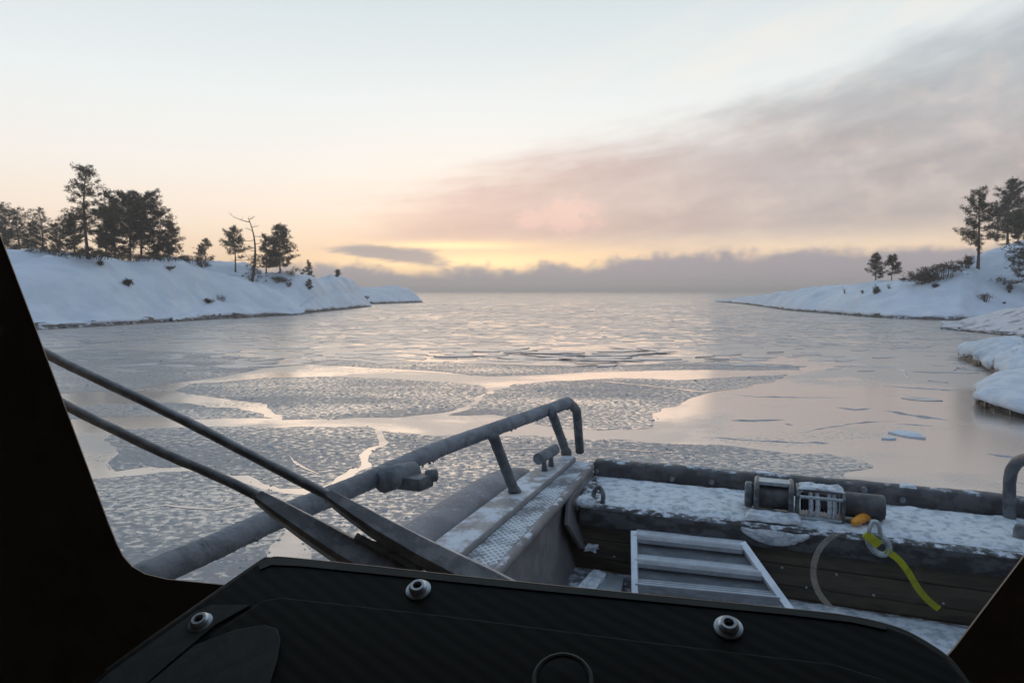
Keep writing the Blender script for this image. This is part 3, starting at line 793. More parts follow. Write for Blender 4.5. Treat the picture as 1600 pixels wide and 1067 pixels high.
# ------------------------------------------------------------------ snow-capped rocks close by on the right
def snow_rock(label, pix, crest, h, lobes, seed):
    """pix: outline of the snow lip on the ice, pixel points on the waterline from far left round the near side"""
    base = [PZ(px, py, 0) for px, py in pix]
    c = sum(base, Vector()) / len(base)
    root = empty('snow_covered_rock', (c.x, c.y, 0), label, 'rock', 'snow covered rocks at the right')
    ring = densify([(p.x, p.y, 0) for p in base], 0.12)
    # round the corners
    P = np.array([(p.x, p.y) for p in ring]); ker = np.ones(7) / 7
    for _ in range(2):
        P = np.stack([np.convolve(np.concatenate([P[-3:, i], P[:, i], P[:3, i]]), ker, 'valid') for i in (0, 1)], 1)
    n = len(P)
    def shell(prof, amp, nmat, name, sm, fr):
        mb = MB(); rows = []
        for t, z in prof:
            row = []
            for q in P:
                p = Vector((c.x + (q[0] - c.x) * t, c.y + (q[1] - c.y) * t, z))
                s_ = nz3((q[0], q[1], z * .6), fr, amp, seed) + nz3((q[0], q[1], z), fr * 2.7, amp * .55, seed + 1) + nz3((q[0], q[1], z * 2), fr * 7, amp * .2, seed + 2)
                d = Vector((q[0] - c.x, q[1] - c.y, 0)).normalized()
                p = p + d * s_
                p.z += nz3(p, fr * .8, amp * .8, seed + 4) * (1 if z > .05 else 0)
                row.append(p)
            row.append(row[0].copy()); rows.append(row)
        mb.grid(rows)
        cen = Vector((0, 0, 0))
        for p in rows[-1][:-1]: cen += p
        cen /= n; b0 = len(mb.v); mb.v.append(tuple(cen))
        w = n + 1; off = (len(rows) - 1) * w
        for j in range(n): mb.f.append((off + j, off + j + 1, b0)); mb.mi.append(0)
        return mb.build(name, nmat, parent=root, smooth=sm)
    r_ = shell([(0.99, -0.3), (0.97, 0.0), (0.95, h * .16), (0.90, h * .30), (0.8, h * .45)], 0.16, rock_wet, 'rock', True, 2.2)
    shell([(0.90, h * .30), (0.98, h * .26), (1.02, h * .34), (1.03, h * .44), (1.01, h * .54), (0.96, h * .64), (0.87, h * .75), (0.74, h * .85), (0.56, h * .94), (0.36, h * 1.0), (0.16, h * 1.04)],
          lobes, snow_near, 'snow_cap', 'all', 1.0)
    mb = MB(); rr = random.Random(seed)
    for q in P[::2]:
        if rr.random() < .55:
            t = rr.uniform(.95, 1.0)
            p = Vector((c.x + (q[0] - c.x) * t, c.y + (q[1] - c.y) * t, h * .34))
            l = rr.uniform(.25, 1.0) * h * .34
            mb.tube([p, p - Vector((0, 0, l))], [rr.uniform(.012, .03), .003], 5)
    o = mb.build('icicle_fringe', icicle_m, parent=root)
    tag(o, kind='stuff')
snow_rock('snow covered rock lobe further off with dark icicle fringe, right edge',
          [(1492, 559), (1515, 567), (1535, 577), (1560, 590), (1585, 600), (1700, 610), (1800, 590), (1720, 566), (1620, 556), (1550, 551)], None, 0.74, 0.45, 21)
snow_rock('thick rounded snow lobe on a dark rock nearest the boat, right edge',
          [(1516, 622), (1530, 636), (1560, 647), (1600, 656), (1700, 668), (1850, 660), (1800, 625), (1680, 612), (1580, 610), (1530, 612)], None, 0.54, 0.26, 33)

# ------------------------------------------------------------------ pines
def tri_soup(name, V, mat, parent):
    V = np.asarray(V, dtype=np.float32); n = len(V)
    me = bpy.data.meshes.new(name)
    me.vertices.add(n); me.vertices.foreach_set('co', V.ravel())
    me.loops.add(n); me.loops.foreach_set('vertex_index', np.arange(n, dtype=np.int32))
    me.polygons.add(n // 3); me.polygons.foreach_set('loop_start', np.arange(0, n, 3, dtype=np.int32))
    me.polygons.foreach_set('loop_total', np.full(n // 3, 3, dtype=np.int32))
    me.update(calc_edges=True); me.materials.append(mat)
    o = bpy.data.objects.new(name, me); COL.objects.link(o); o.parent = parent
    WL[o.name] = WL[parent.name]
    return o
def tufts(points, size, blades, rng, up=0.35):
    """needle tufts: slim triangles fanning out from each point"""
    P = np.repeat(np.asarray(points), blades, axis=0)
    n = len(P)
    d = rng.normal(size=(n, 3)); d[:, 2] = d[:, 2] * 0.7 + up
    d /= np.linalg.norm(d, axis=1)[:, None] + 1e-9
    s = np.cross(d, rng.normal(size=(n, 3))); s /= np.linalg.norm(s, axis=1)[:, None] + 1e-9
    L = rng.uniform(.55, 1.25, n)[:, None] * size; W = L * rng.uniform(.05, .11, n)[:, None]
    o = P + rng.normal(size=(n, 3)) * size * 0.25
    V = np.stack([o - s * W, o + s * W, o + d * L], 1).reshape(-1, 3)
    return V
def pine(label, base, h, wf, crown=0.3, nbr=46, seed=1, mat=needle, lean=(0, 0), rise=0.25, dens=1.0, trunk_r=None, bare=0.15,
         group='pines on the snowy shores', name='pine_tree', sway=0.03, tuft=None, sides=None, branch_tag=True):
    """wf(a): half width of the crown, as a fraction of the height, at height fraction a"""
    rng = np.random.default_rng(seed); rd = random.Random(seed)
    base = Vector(base) - Vector((0, 0, 0.12))
    root = empty(name, base, label, 'tree', group)
    tr = trunk_r or h * 0.017
    ph = rd.uniform(0, 6)
    def axis(a):
        return Vector((lean[0] * h * a ** 1.5 + math.sin(a * 4 + ph) * sway * h * a, lean[1] * h * a + math.cos(a * 3.3 + ph) * sway * h * a, h * a))
    mb = MB()
    ks = [i / 14 for i in range(15)]
    mb.tube([base + axis(a) for a in ks], [tr * (1.25 - .25 * min(1, a * 8)) * (1 - a) ** .8 + tr * .10 for a in ks], 7)
    tips = []
    ts = tuft or h * 0.036
    for i in range(nbr):
        a = crown + (1 - crown) * ((i + rd.random()) / nbr) ** 0.9
        if i < nbr * bare and rd.random() < .5:
            a = rd.uniform(crown * .6, crown); L = wf(crown) * h * rd.uniform(.3, .6); full = 0
        else:
            L = wf(a) * h * rd.uniform(.55, 1.12); full = 1
        th = rd.uniform(0, 2 * math.pi)
        if sides and rd.random() < .75: th = rd.gauss(sides, .7)
        out_ = Vector((math.cos(th), math.sin(th), 0))
        p0 = axis(a)
        r_ = rise + (a - .6) * .7 + rd.uniform(-.12, .12)
        pts = [p0]
        for k in range(1, 5):
            t = k / 4
            pts.append(p0 + out_ * L * t + Vector((rd.uniform(-.05, .05) * L, rd.uniform(-.05, .05) * L, L * (r_ * t - .28 * math.sin(t * 2.6) * (1 - a) + .18 * t * t))))
        br = max(tr * .34 * (1 - a * .6), .012)
        mb.tube([base + p for p in pts], [br, br * .8, br * .6, br * .42, br * .25], 4)
        if not full: continue
        m_ = max(2, int(L / (ts * .62) * 2.2 * dens))
        for k in range(m_):
            t = rd.uniform(.28, 1.03) if k else 1.0
            j = min(int(t * 4), 3); f = min(t * 4 - j, 1.15)
            p = pts[j].lerp(pts[j + 1], f)
            sp = L * .14 * (1.2 - .4 * t)
            tips.append(p + Vector((rd.gauss(0, sp), rd.gauss(0, sp), rd.gauss(0, sp * .28) + ts * .1)))
    mb.build('trunk', bark, parent=root, smooth=True)
    tips.append(axis(1.0)); tips.append(axis(.97))
    tri_soup('crown', tufts([tuple(p + Vector((0, 0, 0))) for p in tips], ts, 13, rng), mat, root)
    return root
def W(*st):
    xs = [s[0] for s in st]; ys = [s[1] for s in st]
    return lambda a: float(np.interp(a, xs, ys))
cone = W((0, .30), (.3, .27), (.6, .19), (.85, .10), (1, .03))
dome = W((0, .22), (.35, .30), (.6, .32), (.8, .25), (.93, .15), (1, .05))
flat = W((0, .15), (.5, .22), (.8, .26), (.95, .2), (1, .08))
def stand(px, py, top, y=None):
    """foot point and height of a tree from its pixel column, foot row, top row (and depth)"""
    b = foot(px, py, y)
    t = PY(px, top, b.y)
    return b, max(t.z - b.z, .3)
def grow(label, px, py, top, wf, y=None, **kw):
    b, h = stand(px, py, top, y)
    return pine(label, b, h, wf, **kw)

# left shore, tall pine and the trees round it
tallw = W((0, .30), (.2, .30), (.42, .27), (.5, .24), (.58, .12), (.64, .22), (.70, .24), (.76, .10), (.84, .17), (.95, .15), (1, .05))
grow('tallest pine with sparse top, standing on the left snowy crest', 137, 404, 261, tallw, crown=.22, nbr=62, seed=11, dens=.62, rise=.18, tuft=.27)
grow('short stem pine touching the tallest pine on its left', 118, 400, 335, dome, crown=.2, nbr=46, seed=12, tuft=.26, y=63)
grow('hazy pine cut by the left picture edge', -4, None, 316, dome, y=80, crown=.3, nbr=44, seed=13, dens=.62, tuft=.3)
grow('round hazy pine behind the left crest near the window pillar', 33, None, 328, dome, y=82, crown=.25, nbr=54, seed=14, dens=.62, tuft=.3)
grow('pointed hazy pine second from the window pillar', 68, None, 326, cone, y=78, crown=.2, nbr=52, seed=15, dens=.62, tuft=.3)
grow('low dense hazy pine between two taller ones left of the tallest pine', 52, None, 348, dome, y=76, crown=.1, nbr=48, seed=16, dens=.62, tuft=.3)
grow('low dense pine just left of the tallest pine', 92, None, 350, dome, y=70, crown=.1, nbr=50, seed=17, dens=.62, tuft=.28)
grow('low hazy pine at the very left behind the crest', 14, None, 346, dome, y=74, crown=.1, nbr=46, seed=18, dens=.62, tuft=.3)
grow('thin pointed pine on the left of the dense grove', 180, None, 300, W((0, .26), (.5, .22), (.8, .12), (1, .04)), y=67, crown=.2, nbr=60, seed=21, tuft=.27)
grow('broad pine right of the tallest pine, left flank of the grove', 165, 404, 328, dome, y=65, crown=.2, nbr=60, seed=22, tuft=.27)
grow('flat topped pine, highest of the dense grove', 204, None, 303, dome, y=69, crown=.22, nbr=74, seed=23, tuft=.28, mat=needle_d)
grow('pine with leaning open limbs in the middle of the grove', 222, None, 305, flat, y=70, crown=.35, nbr=56, seed=24, lean=(.06, 0), tuft=.28)
grow('rounded pine on the right shoulder of the grove', 243, None, 322, dome, y=71, crown=.15, nbr=70, seed=25, tuft=.28, mat=needle_d)
grow('low spreading pine at the right end of the grove', 264, None, 345, W((0, .42), (.4, .36), (.75, .22), (1, .04)), y=71, crown=.1, nbr=60, seed=26, tuft=.27)
grow('small bushy pine standing alone right of the grove', 321, 408, 373, W((0, .40), (.4, .40), (.75, .25), (1, .05)), crown=.12, nbr=40, seed=27, tuft=.24)
grow('thin young pine left of the dead snag', 368, None, 355, W((0, .2), (.5, .34), (.8, .2), (1, .04)), y=84, crown=.35, nbr=40, seed=28, tuft=.32)
grow('dense broad pine just right of the dead snag', 438, None, 353, W((0, .36), (.3, .38), (.6, .30), (.85, .17), (1, .05)), y=86, crown=.06, nbr=84, seed=30, tuft=.34, mat=needle_d)
grow('half hidden pine behind the dense broad pine', 416, None, 366, cone, y=88, crown=.1, nbr=46, seed=31, tuft=.32)
grow('small spruce shaped pine beyond the dense broad pine', 483, None, 407, cone, y=96, crown=.05, nbr=34, seed=32, tuft=.26)
grow('tiny dark pine next to the small spruce shaped one', 474, None, 420, cone, y=96, crown=.05, nbr=22, seed=33, tuft=.22)
grow('lone small pine on the far left point', 528, None, 422, dome, y=112, crown=.1, nbr=30, seed=34, tuft=.3)
grow('little snowy pine on the slope under the small spruce shaped one', 483, 451, 436, W((0, .5), (.5, .4), (1, .06)), crown=.05, nbr=24, seed=35, tuft=.2)
# dead snag
def snag():
    b, h = stand(393, None, 338, 76)
    root = empty('dead_pine', b - Vector((0, 0, .15)), 'bare dead pine snag with one crooked limb pointing left at its top', 'tree')
    rd = random.Random(5); mb = MB(); B = WL[root.name]
    ax = lambda a: B + Vector((math.sin(a * 2.2) * .09 * h - a ** 3 * .10 * h, 0, h * a))
    ks = [i / 12 for i in range(13)]
    mb.tube([ax(a) for a in ks], [.15 * (1 - a) + .035 for a in ks], 7)
    def limb(a, dxx, dzz, r=.035, dyy=0.0):
        p = ax(a)
        pts = [p + Vector((dxx * t, dyy * t, dzz * t - .25 * abs(dxx) * t * (1 - t) + rd.uniform(-.05, .05))) for t in (0, .25, .5, .75, 1)]
        mb.tube(pts, [r, r * .85, r * .65, r * .45, r * .25], 4)
        for t in (2, 3, 4):
            for _ in range(2):
                q = pts[t]; mb.tube([q, q + Vector((rd.uniform(-.4, .4), rd.uniform(-.3, .3), rd.uniform(-.15, .4)))], [r * .4, r * .15], 3)
    limb(.93, -2.1, .75, .05); limb(.97, .5, .25); limb(.72, 1.4, .1); limb(.66, -1.9, .0); limb(.55, -2.6, -.1, .04); limb(.6, 1.2, .3)
    limb(.5, -1.0, .2); limb(.45, 1.3, -.1); limb(.38, -2.2, -.15); limb(.8, -.6, .3); limb(.85, .6, .2); limb(.35, 1.1, .1, .03, .5)
    mb.build('trunk', bark, parent=root, smooth=True)
    rng = np.random.default_rng(9)
    pts = []
    for _ in range(150):
        a = rd.uniform(.02, .42); w = np.interp(a, [0, .2, .42], [1.5, .9, .6])
        pts.append(tuple(ax(a) - B + Vector((rd.gauss(0, w * .5), rd.gauss(0, w * .5), 0))))
    tri_soup('crown', tufts(pts, .30, 8, rng), needle, root)
snag()

# right shore
rw = W((0, .1), (.22, .10), (.28, .22), (.45, .23), (.65, .19), (.85, .12), (1, .04))
grow('tall straight pine on the right slope, second in height', 1528, 420, 295, rw, crown=.24, nbr=74, seed=41, tuft=.30, lean=(-.02, 0), sway=.012, dens=.75)
grow('tall forked pine on the right crest behind the straight one', 1572, None, 281, W((0, .2), (.25, .34), (.5, .30), (.75, .20), (.92, .10), (1, .03)), y=84, crown=.2, nbr=84, seed=42, tuft=.34, mat=needle_d)
grow('pine cut by the right picture edge', 1606, 458, 283, W((0, .2), (.2, .22), (.5, .2), (.75, .16), (1, .04)), crown=.14, nbr=84, seed=43, tuft=.30, mat=needle_d)
grow('leaning pine between the forked pine and the picture edge', 1588, None, 330, dome, y=80, crown=.2, nbr=56, seed=44, tuft=.32, lean=(-.12, 0))
grow('left one of the two small pines on the right slope', 1368, 438, 395, W((0, .3), (.4, .32), (.75, .2), (1, .05)), y=78, crown=.2, nbr=40, seed=45, tuft=.26)
grow('right one of the two small pines on the right slope', 1393, 441, 399, W((0, .2), (.4, .28), (.75, .26), (1, .07)), y=76, crown=.3, nbr=36, seed=46, tuft=.26)

# shrubs, heather and twigs poking through the snow
def bush(label, px, py, w, h, seed, y=None, mat=needle, stems=14, green=1.0, name='juniper_bush', arch=0.0, spread=None):
    """w, h in pixels"""
    b = foot(px, py, y)
    k = b.y / FPX; w *= k; h *= k
    rd = random.Random(seed); rng = np.random.default_rng(seed)
    root = empty(name, b - Vector((0, 0, .08)), label, 'shrub', 'shrubs and twigs in the snow')
    mb = MB(); tip = []; B = WL[root.name]
    for i in range(stems):
        th = rd.uniform(0, 2 * math.pi); rr = rd.uniform(.2, 1) * w / 2
        e_ = Vector((math.cos(th) * rr, math.sin(th) * rr * .7, h * rd.uniform(.4, 1.0) * (1 - .35 * abs(math.cos(th)) * rr / (w / 2))))
        s_ = Vector((e_.x * (spread or .32) + rd.uniform(-.06, .06) * w, e_.y * (spread or .3), 0)) if stems > 5 else Vector((0, 0, 0))
        mdl = s_.lerp(e_, .5) + Vector((0, 0, h * .12 + arch * h))
        pts = [s_, mdl, e_]
        mb.tube([B + p for p in pts], [.028, .02, .010], 4)
        for _ in range(2):
            q = mdl.lerp(e_, rd.random()); mb.tube([B + q, B + q + Vector((rd.uniform(-.2, .2) * w, rd.uniform(-.1, .1) * w, rd.uniform(.05, .3) * h))], [.014, .006], 3)
        for _ in range(int(7 * green)):
            q = mdl.lerp(e_, rd.uniform(-.6, 1.1)); tip.append(tuple(q + Vector((rd.gauss(0, .08 * w), rd.gauss(0, .08 * w), rd.gauss(0, .06 * h)))))
    mb.build('stem', bark, parent=root)
    if tip: tri_soup('foliage', tufts(tip, min(.22, h * .35), 8, rng), mat, root)
bush('small dark juniper alone on the left snow slope', 199, 446, 17, 13, 51)
bush('juniper sprig right below the tallest pine', 157, 414, 14, 9, 52, stems=9)
bush('low juniper on the right part of the left slope', 263, 421, 22, 8, 53, stems=10)
bush('wide low juniper drooping over the crest by the window pillar', 72, 396, 62, 12, 54, stems=26, spread=.85)
bush('brushy undergrowth at the foot of the tallest pine', 132, 404, 90, 16, 55, stems=34, spread=.85)
bush('brown undergrowth below the middle of the grove', 205, 406, 80, 14, 56, mat=heather, stems=34, spread=.85)
bush('dark undergrowth below the right end of the grove', 252, 408, 70, 14, 57, stems=30, spread=.85)
bush('brown bushes left of the small lone pine', 300, 411, 46, 14, 58, mat=heather, stems=28, spread=.85)
bush('twiggy shrub in front of the small lone pine', 318, 418, 30, 10, 59, stems=14)
bush('brown shrub at the foot of the thin young pine', 360, None, 24, 10, 60, y=82, mat=heather, stems=14)
bush('low juniper below the dense broad pine', 436, 441, 36, 11, 61, stems=18)
bush('frosted twigs on the slope right of the dense broad pine', 451, 448, 18, 10, 62, stems=12, green=.4)
bush('dry grass tuft in the hollow above the left bank', 326, 474, 16, 10, 63, stems=10, mat=heather)
bush('dark brushwood in the hollow of the left shore', 345, 470, 34, 10, 64, stems=10, green=.3)
bush('low brown shrub on the far left point', 572, None, 12, 6, 65, y=118, mat=heather, stems=8)
bush('big brown windthrown brushwood on the right slope', 1442, 443, 56, 26, 66, mat=heather, stems=34, green=3.0, spread=.4)
bush('arching bare branches right of the big brown brushwood', 1478, 436, 62, 28, 67, mat=heather, stems=20, green=2.6, arch=.25, spread=.35)
bush('brown shrub left of the straight pine', 1510, 418, 28, 20, 68, mat=heather, stems=16, green=2.0, spread=.4)
bush('small green shrub under the two small pines', 1368, 459, 14, 15, 69, stems=10)
bush('thin twig alone on the low right slope', 1320, 459, 8, 16, 70, stems=4, green=0, name='dry_twig')
bush('thin upright twig left of the small green shrub', 1348, 459, 6, 10, 71, stems=4, green=.3, name='dry_twig')
bush('low twig shrub below the big brown brushwood', 1462, 449, 14, 8, 72, mat=heather, stems=9)
bush('arching bare shrub low on the right slope', 1540, 471, 24, 13, 73, mat=heather, stems=14, green=.35, arch=.4)
bush('slender shrub under the pine at the right edge', 1577, 457, 12, 20, 74, mat=heather, stems=10, green=.6)
bush('tiny dark tussock low on the right slope', 1567, 474, 10, 4, 75, mat=heather, stems=7)
bush('leaning dry stem below the right small pine', 1389, 451, 8, 12, 76, stems=4, green=.2, name='dry_twig')
bush('dark brush on the crest between the small pines and the brushwood', 1412, 433, 16, 6, 77, stems=9)

# ------------------------------------------------------------------ the boat: parts are placed in its own frame (s forward, t to the right)
YAW = rad(21)
_S = Vector((math.sin(YAW), math.cos(YAW), 0)); _T = Vector((math.cos(YAW), -math.sin(YAW), 0)); _Z = Vector((0, 0, 1))
def B(s, t, z): return _S * s + _T * t + _Z * z
boat = empty('workboat', (0, 0, 0), 'frosted grey workboat with bow rail and cargo well, seen from its dark wheelhouse', 'boat')
DECK = 0.58; SHELF = 1.03; GUN = 1.15
S_F, S_B = 4.47, 5.20          # shelf front edge and back

def part(mb, name, mat, parent=None, **kw): return mb.build(name, mat, parent=parent or boat, **kw)
# hull shell under everything
mb = MB()
hull = [B(-2.6, -1.70, 0), B(4.6, -1.66, 0), B(5.42, -1.48, 0), B(5.44, 1.75, 0), B(4.6, 1.95, 0), B(-2.6, 1.95, 0)]
mb.prism([h + Vector((0, 0, -0.35)) for h in hull], (0, 0, DECK + 0.35 - 0.02))
part(mb, 'hull', fender_m)
# deck of the cargo well with trodden snow
mb = MB(); mb.prism([B(0.9, -1.4, DECK - .015), B(S_F, -1.4, DECK - .015), B(S_F, 1.9, DECK - .015), B(0.9, 1.9, DECK - .015)], (0, 0, .012))
part(mb, 'deck', panel_m)
def snow_sheet(name, corner, nu, nv, amp, fr, seed, lift, mat, parent, ragged=0.06):
    """patchy snow on a flat surface: corner(u, v) -> point; it thins to nothing at the edges"""
    mb = MB(); rows = []
    for i in range(nu + 1):
        row = []
        for j in range(nv + 1):
            u, v = i / nu, j / nv
            ed = min(u, v, 1 - u, 1 - v)
            p = corner(u, v)
            if ed == 0:
                c_ = corner(.5, .5); p = p + (c_ - p).normalized() * (abs(nz3(p, 7, ragged * 2, seed)) + .002)
            hgt = lift * min(1, ed * 9) + (nz3(p, fr, amp, seed) + nz3(p, fr * 3, amp * .5, seed)) * min(1, ed * 8)
            p = p + Vector((0, 0, max(hgt, -.002 if ed else -.004)))
            row.append(p)
        rows.append(row)
    mb.grid(rows)
    return part(mb, name, mat, parent, smooth='all')
def bil(a, b, c, d):
    return lambda u, v: a.lerp(b, u).lerp(d.lerp(c, u), v)
snow_sheet('deck_snow', bil(B(4.05, -.2, DECK), B(4.05, 1.85, DECK), B(4.45, 1.85, DECK), B(4.45, -.2, DECK)), 60, 12, .012, 9, 2.0, .015, deck_snow, boat)
snow_sheet('deck_snow', bil(B(3.0, .95, DECK), B(3.0, 1.85, DECK), B(4.0, 1.85, DECK), B(4.0, 1.25, DECK)), 30, 30, .016, 8, 5.0, .004, deck_snow, boat)

# bow bulkhead: shelf, front lip, planked wall, outer fender
shelf = MB(); shelf.prism([B(S_F, -1.22, SHELF - .03), B(S_B + .1, -1.36, SHELF - .03), B(S_B + .1, 1.75, SHELF - .03), B(S_F + .02, 1.75, SHELF - .03)], (0, 0, .03))
shelf_o = part(shelf, 'bow_shelf', wood_frost)
snow_sheet('shelf_snow', bil(B(S_F + .03, -1.08, SHELF), B(S_F + .05, 1.74, SHELF), B(S_B, 1.74, SHELF), B(S_B, -1.28, SHELF)), 110, 30, .016, 8, 9.0, .022, deck_snow, shelf_o, ragged=.02)
mb = MB()
n = 60; prof = [(-.035, -.13), (-.045, -.11), (-.04, -.01), (-.02, .006), (.03, .006), (.03, -.13)]
rows = []
for i in range(n + 1):
    t = -1.20 + (1.76 + 1.20) * i / n
    row = []
    for a, b in prof:
        p = B(S_F + a, t, SHELF + b); p = p + _S * nz3(p, 6, .012) + _Z * nz3(p, 8, .007, 3.0); row.append(p)
    row.append(row[0].copy()); rows.append(row)
mb.grid(rows); part(mb, 'shelf_lip', wood_frost, shelf_o, smooth=True)
bulk = MB(); bulk.prism([B(S_F + .03, -1.4, DECK - .01), B(S_F + .09, -1.4, DECK - .01), B(S_F + .09, 1.76, DECK - .01), B(S_F + .03, 1.76, DECK - .01)], (0, 0, SHELF - .04 - DECK))
bulk_o = part(bulk, 'bow_bulkhead', wood)
zs = [DECK, DECK + .085, DECK + .215, SHELF - .135]
for k in range(3):
    mb = MB(); zz = (zs[k] + zs[k + 1]) / 2; hh = (zs[k + 1] - zs[k]) / 2 - .002
    off = (.0, .008, .003)[k]
    mb.box(B(S_F + .018 - off, .2, zz), _S * .012, _T * 1.52, _Z * hh)
    part(mb, 'plank', wood, bulk_o, bevel=.004)
for px, py in ((1222, 886), (1307, 897), (1260, 917), (1365, 929), (1474, 942), (960, 869)):
    p = PP(px, py, B(S_F + .002, 0, 0), _S)
    mb = MB(); mb.lathe(p, -_S, [(.008, -.004), (.008, .004), (.005, .007)], 8)
    part(mb, 'bolt', zinc, bulk_o, smooth=True)
# outer fender along the bow
mb = MB(); n = 90; rows = []
prof = [(.02, -.16), (.0, -.03), (-.004, .07), (.012, .105), (.045, .122), (.10, .122), (.135, .105), (.15, .05), (.15, -.25), (.02, -.25)]
for i in range(n + 1):
    t = -1.30 + (1.95 + 1.30) * i / n
    row = []
    for a, b in prof:
        p = B(S_B + .02 + a, t, SHELF + b); p = p + _S * nz3(p, 2.2, .012) + _Z * (nz3(p, 2.5, .014, 2.0) + nz3(p, 11, .006, 4.0)); row.append(p)
    row.append(row[0].copy()); rows.append(row)
mb.grid(rows); fend = part(mb, 'bow_fender', fender_m, smooth=True)
for px, py in ((932, 736), (1050, 748), (1112, 753), (1250, 768), (1410, 781), (1350, 765)):
    p = PP(px, py, B(S_B + .012, 0, 0), _S)
    mb = MB(); mb.lathe(p, -_S, [(.022, -.01), (.022, .012), (.014, .02)], 8)
    part(mb, 'bolt', steel_dark, fend, smooth=True)
for px, w in ((1195, .09), (1420, .06)):
    p = PZ(px, 740 + (px - 1195) * .09, GUN + .01)
    def cr(u, v, p=p, w=w): return B(S_B + .05 + .09 * v, p.dot(_T) - w + 2 * w * u, SHELF + .118)
    snow_sheet('snow_patch', cr, 10, 6, .01, 12, px, .015, deck_snow, fend, ragged=.03)

# left side: collar tube, gunwale plate, chequer tread, coaming bar, inner panel
mb = MB()
pts = [B(s, -1.86, .97) for s in np.linspace(-2.0, 4.3, 40)] + [B(4.55, -1.85, .97), B(4.75, -1.82, .97), B(4.9, -1.78, .97), B(4.98, -1.74, .97), B(5.02, -1.70, .97)]
rs = [.205] * 40 + [.203, .19, .155, .10, .03]
mb.tube(pts, rs, 28, jit=lambda q, i: 1 + nz3(q, 9, .012) + nz3(q, 30, .006))
part(mb, 'collar_tube', tube_m, smooth='all')
mb = MB()
def strip(mb, s0, s1, ta, tb, z, th, n=40, wob=0.0):
    """flat bar along the side: ta(s), tb(s) outer and inner edge"""
    rows = []
    for i in range(n + 1):
        s = s0 + (s1 - s0) * i / n
        a, b = ta(s), tb(s)
        rows.append([B(s, a, z - th), B(s, a, z - .006), B(s, a + .006, z), B(s, (a + b) / 2, z + .001), B(s, b - .006, z), B(s, b, z - .006), B(s, b, z - th)])
    mb.grid(rows)
    e0, e1 = rows[0], rows[-1]
    mb.add(e0, [tuple(range(7))]); mb.add(e1, [tuple(range(7))[::-1]])
def t_out(s): return -1.68 + max(0, s - 4.7) * .16
strip(mb, -1.0, 5.30, t_out, lambda s: -1.475, GUN, .10)
gun = part(mb, 'gunwale', plate_m, smooth=True)
mb = MB(); strip(mb, -1.0, 5.28, lambda s: -1.472, lambda s: np.interp(s, [2.5, 5.3], [-1.255, -1.345]), GUN - .035, .05)
tread = part(mb, 'tread_plate', tread_m, smooth=True)
mb = MB(); mb.tube([B(s, np.interp(s, [2.5, 5.3], [-1.235, -1.325]), GUN - .055) for s in np.linspace(-1, 5.30, 30)], .030, 10)
part(mb, 'coaming_bar', panel_m, tread, smooth=True)
mb = MB()
rows = []
for s in np.linspace(0.5, 4.70, 24):
    i_ = np.interp(s, [2.5, 5.3], [-1.235, -1.325])
    rows.append([B(s, i_ - .02, GUN - .07), B(s, i_ - .005, .86), B(s, i_ + .06, DECK - .01)])
mb.grid(rows); part(mb, 'inner_panel', panel_m, smooth=True)
# knee bracket between the coaming and the bow bulkhead, with ledge and snow
mb = MB()
k1 = [B(4.42, -1.30, 1.07), B(5.2, -1.33, 1.07), B(5.2, -1.33, .95), B(4.50, -1.18, .70), B(4.40, -1.20, .74), B(4.25, -1.26, .95)]
mb.prism(k1, _T * .03); part(mb, 'knee_bracket', panel_m, bevel=.006)
mb = MB(); mb.tube([PZ(868, 808, .88), PZ(897, 827, .85)], .013, 8); part(mb, 'panel_edge_bar', alu_dull, smooth=True)  # pale bar for the top edge of the inner lower panel
mb = MB(); pw = [B(3.5, -1.16, .585), B(4.36, -1.08, .585), B(4.30, -.86, .585), B(3.2, -.74, .585)]
mb.prism(pw, (0, 0, .05)); step = part(mb, 'side_step', alu_dull, bevel=.006)
snow_sheet('snow_patch', bil(B(3.55, -1.15, .636), B(3.62, -1.0, .636), B(4.34, -.96, .636), B(4.36, -1.08, .636)), 24, 12, .012, 12, 31.0, .02, deck_snow, step)
snow_sheet('snow_patch', bil(B(4.36, -1.16, .74), B(4.36, -1.06, .74), B(4.46, -1.06, .74), B(4.46, -1.16, .74)), 8, 8, .01, 14, 33.0, .03, deck_snow, boat)
# right side of the well, mostly behind the pillar
mb = MB(); strip(mb, -1.0, 5.2, lambda s: 1.62, lambda s: 1.95, GUN, .62); part(mb, 'gunwale', plate_m, smooth=True)
# pad eye on the shelf
mb = MB(); c = PZ(935, 786, SHELF)
arc = [c + _Z * .0 - _T * .03, c + _Z * .06 - _T * .034, c + _Z * .10 - _T * .018, c + _Z * .115, c + _Z * .10 + _T * .018, c + _Z * .06 + _T * .034, c - _Z * .0 + _T * .03]
mb.tube(smooth_path(arc, 3), .017, 8); part(mb, 'pad_eye', steel_dark, shelf_o, smooth=True)
mb = MB(); c2 = PZ(915, 788, SHELF)
mb.lathe(c2 + _Z * .0, _Z, [(.075, 0), (.07, .03), (.045, .055), (.01, .065)], 12); 
o = part(mb, 'snow_lump', deck_snow, shelf_o, smooth='all')
mb = MB(); c = PZ(1594, 846, SHELF)
mb.lathe(c, _Z, [(.04, 0), (.038, .07), (.028, .10), (.01, .105)], 12); part(mb, 'mooring_stud', steel_dark, shelf_o, smooth=True)

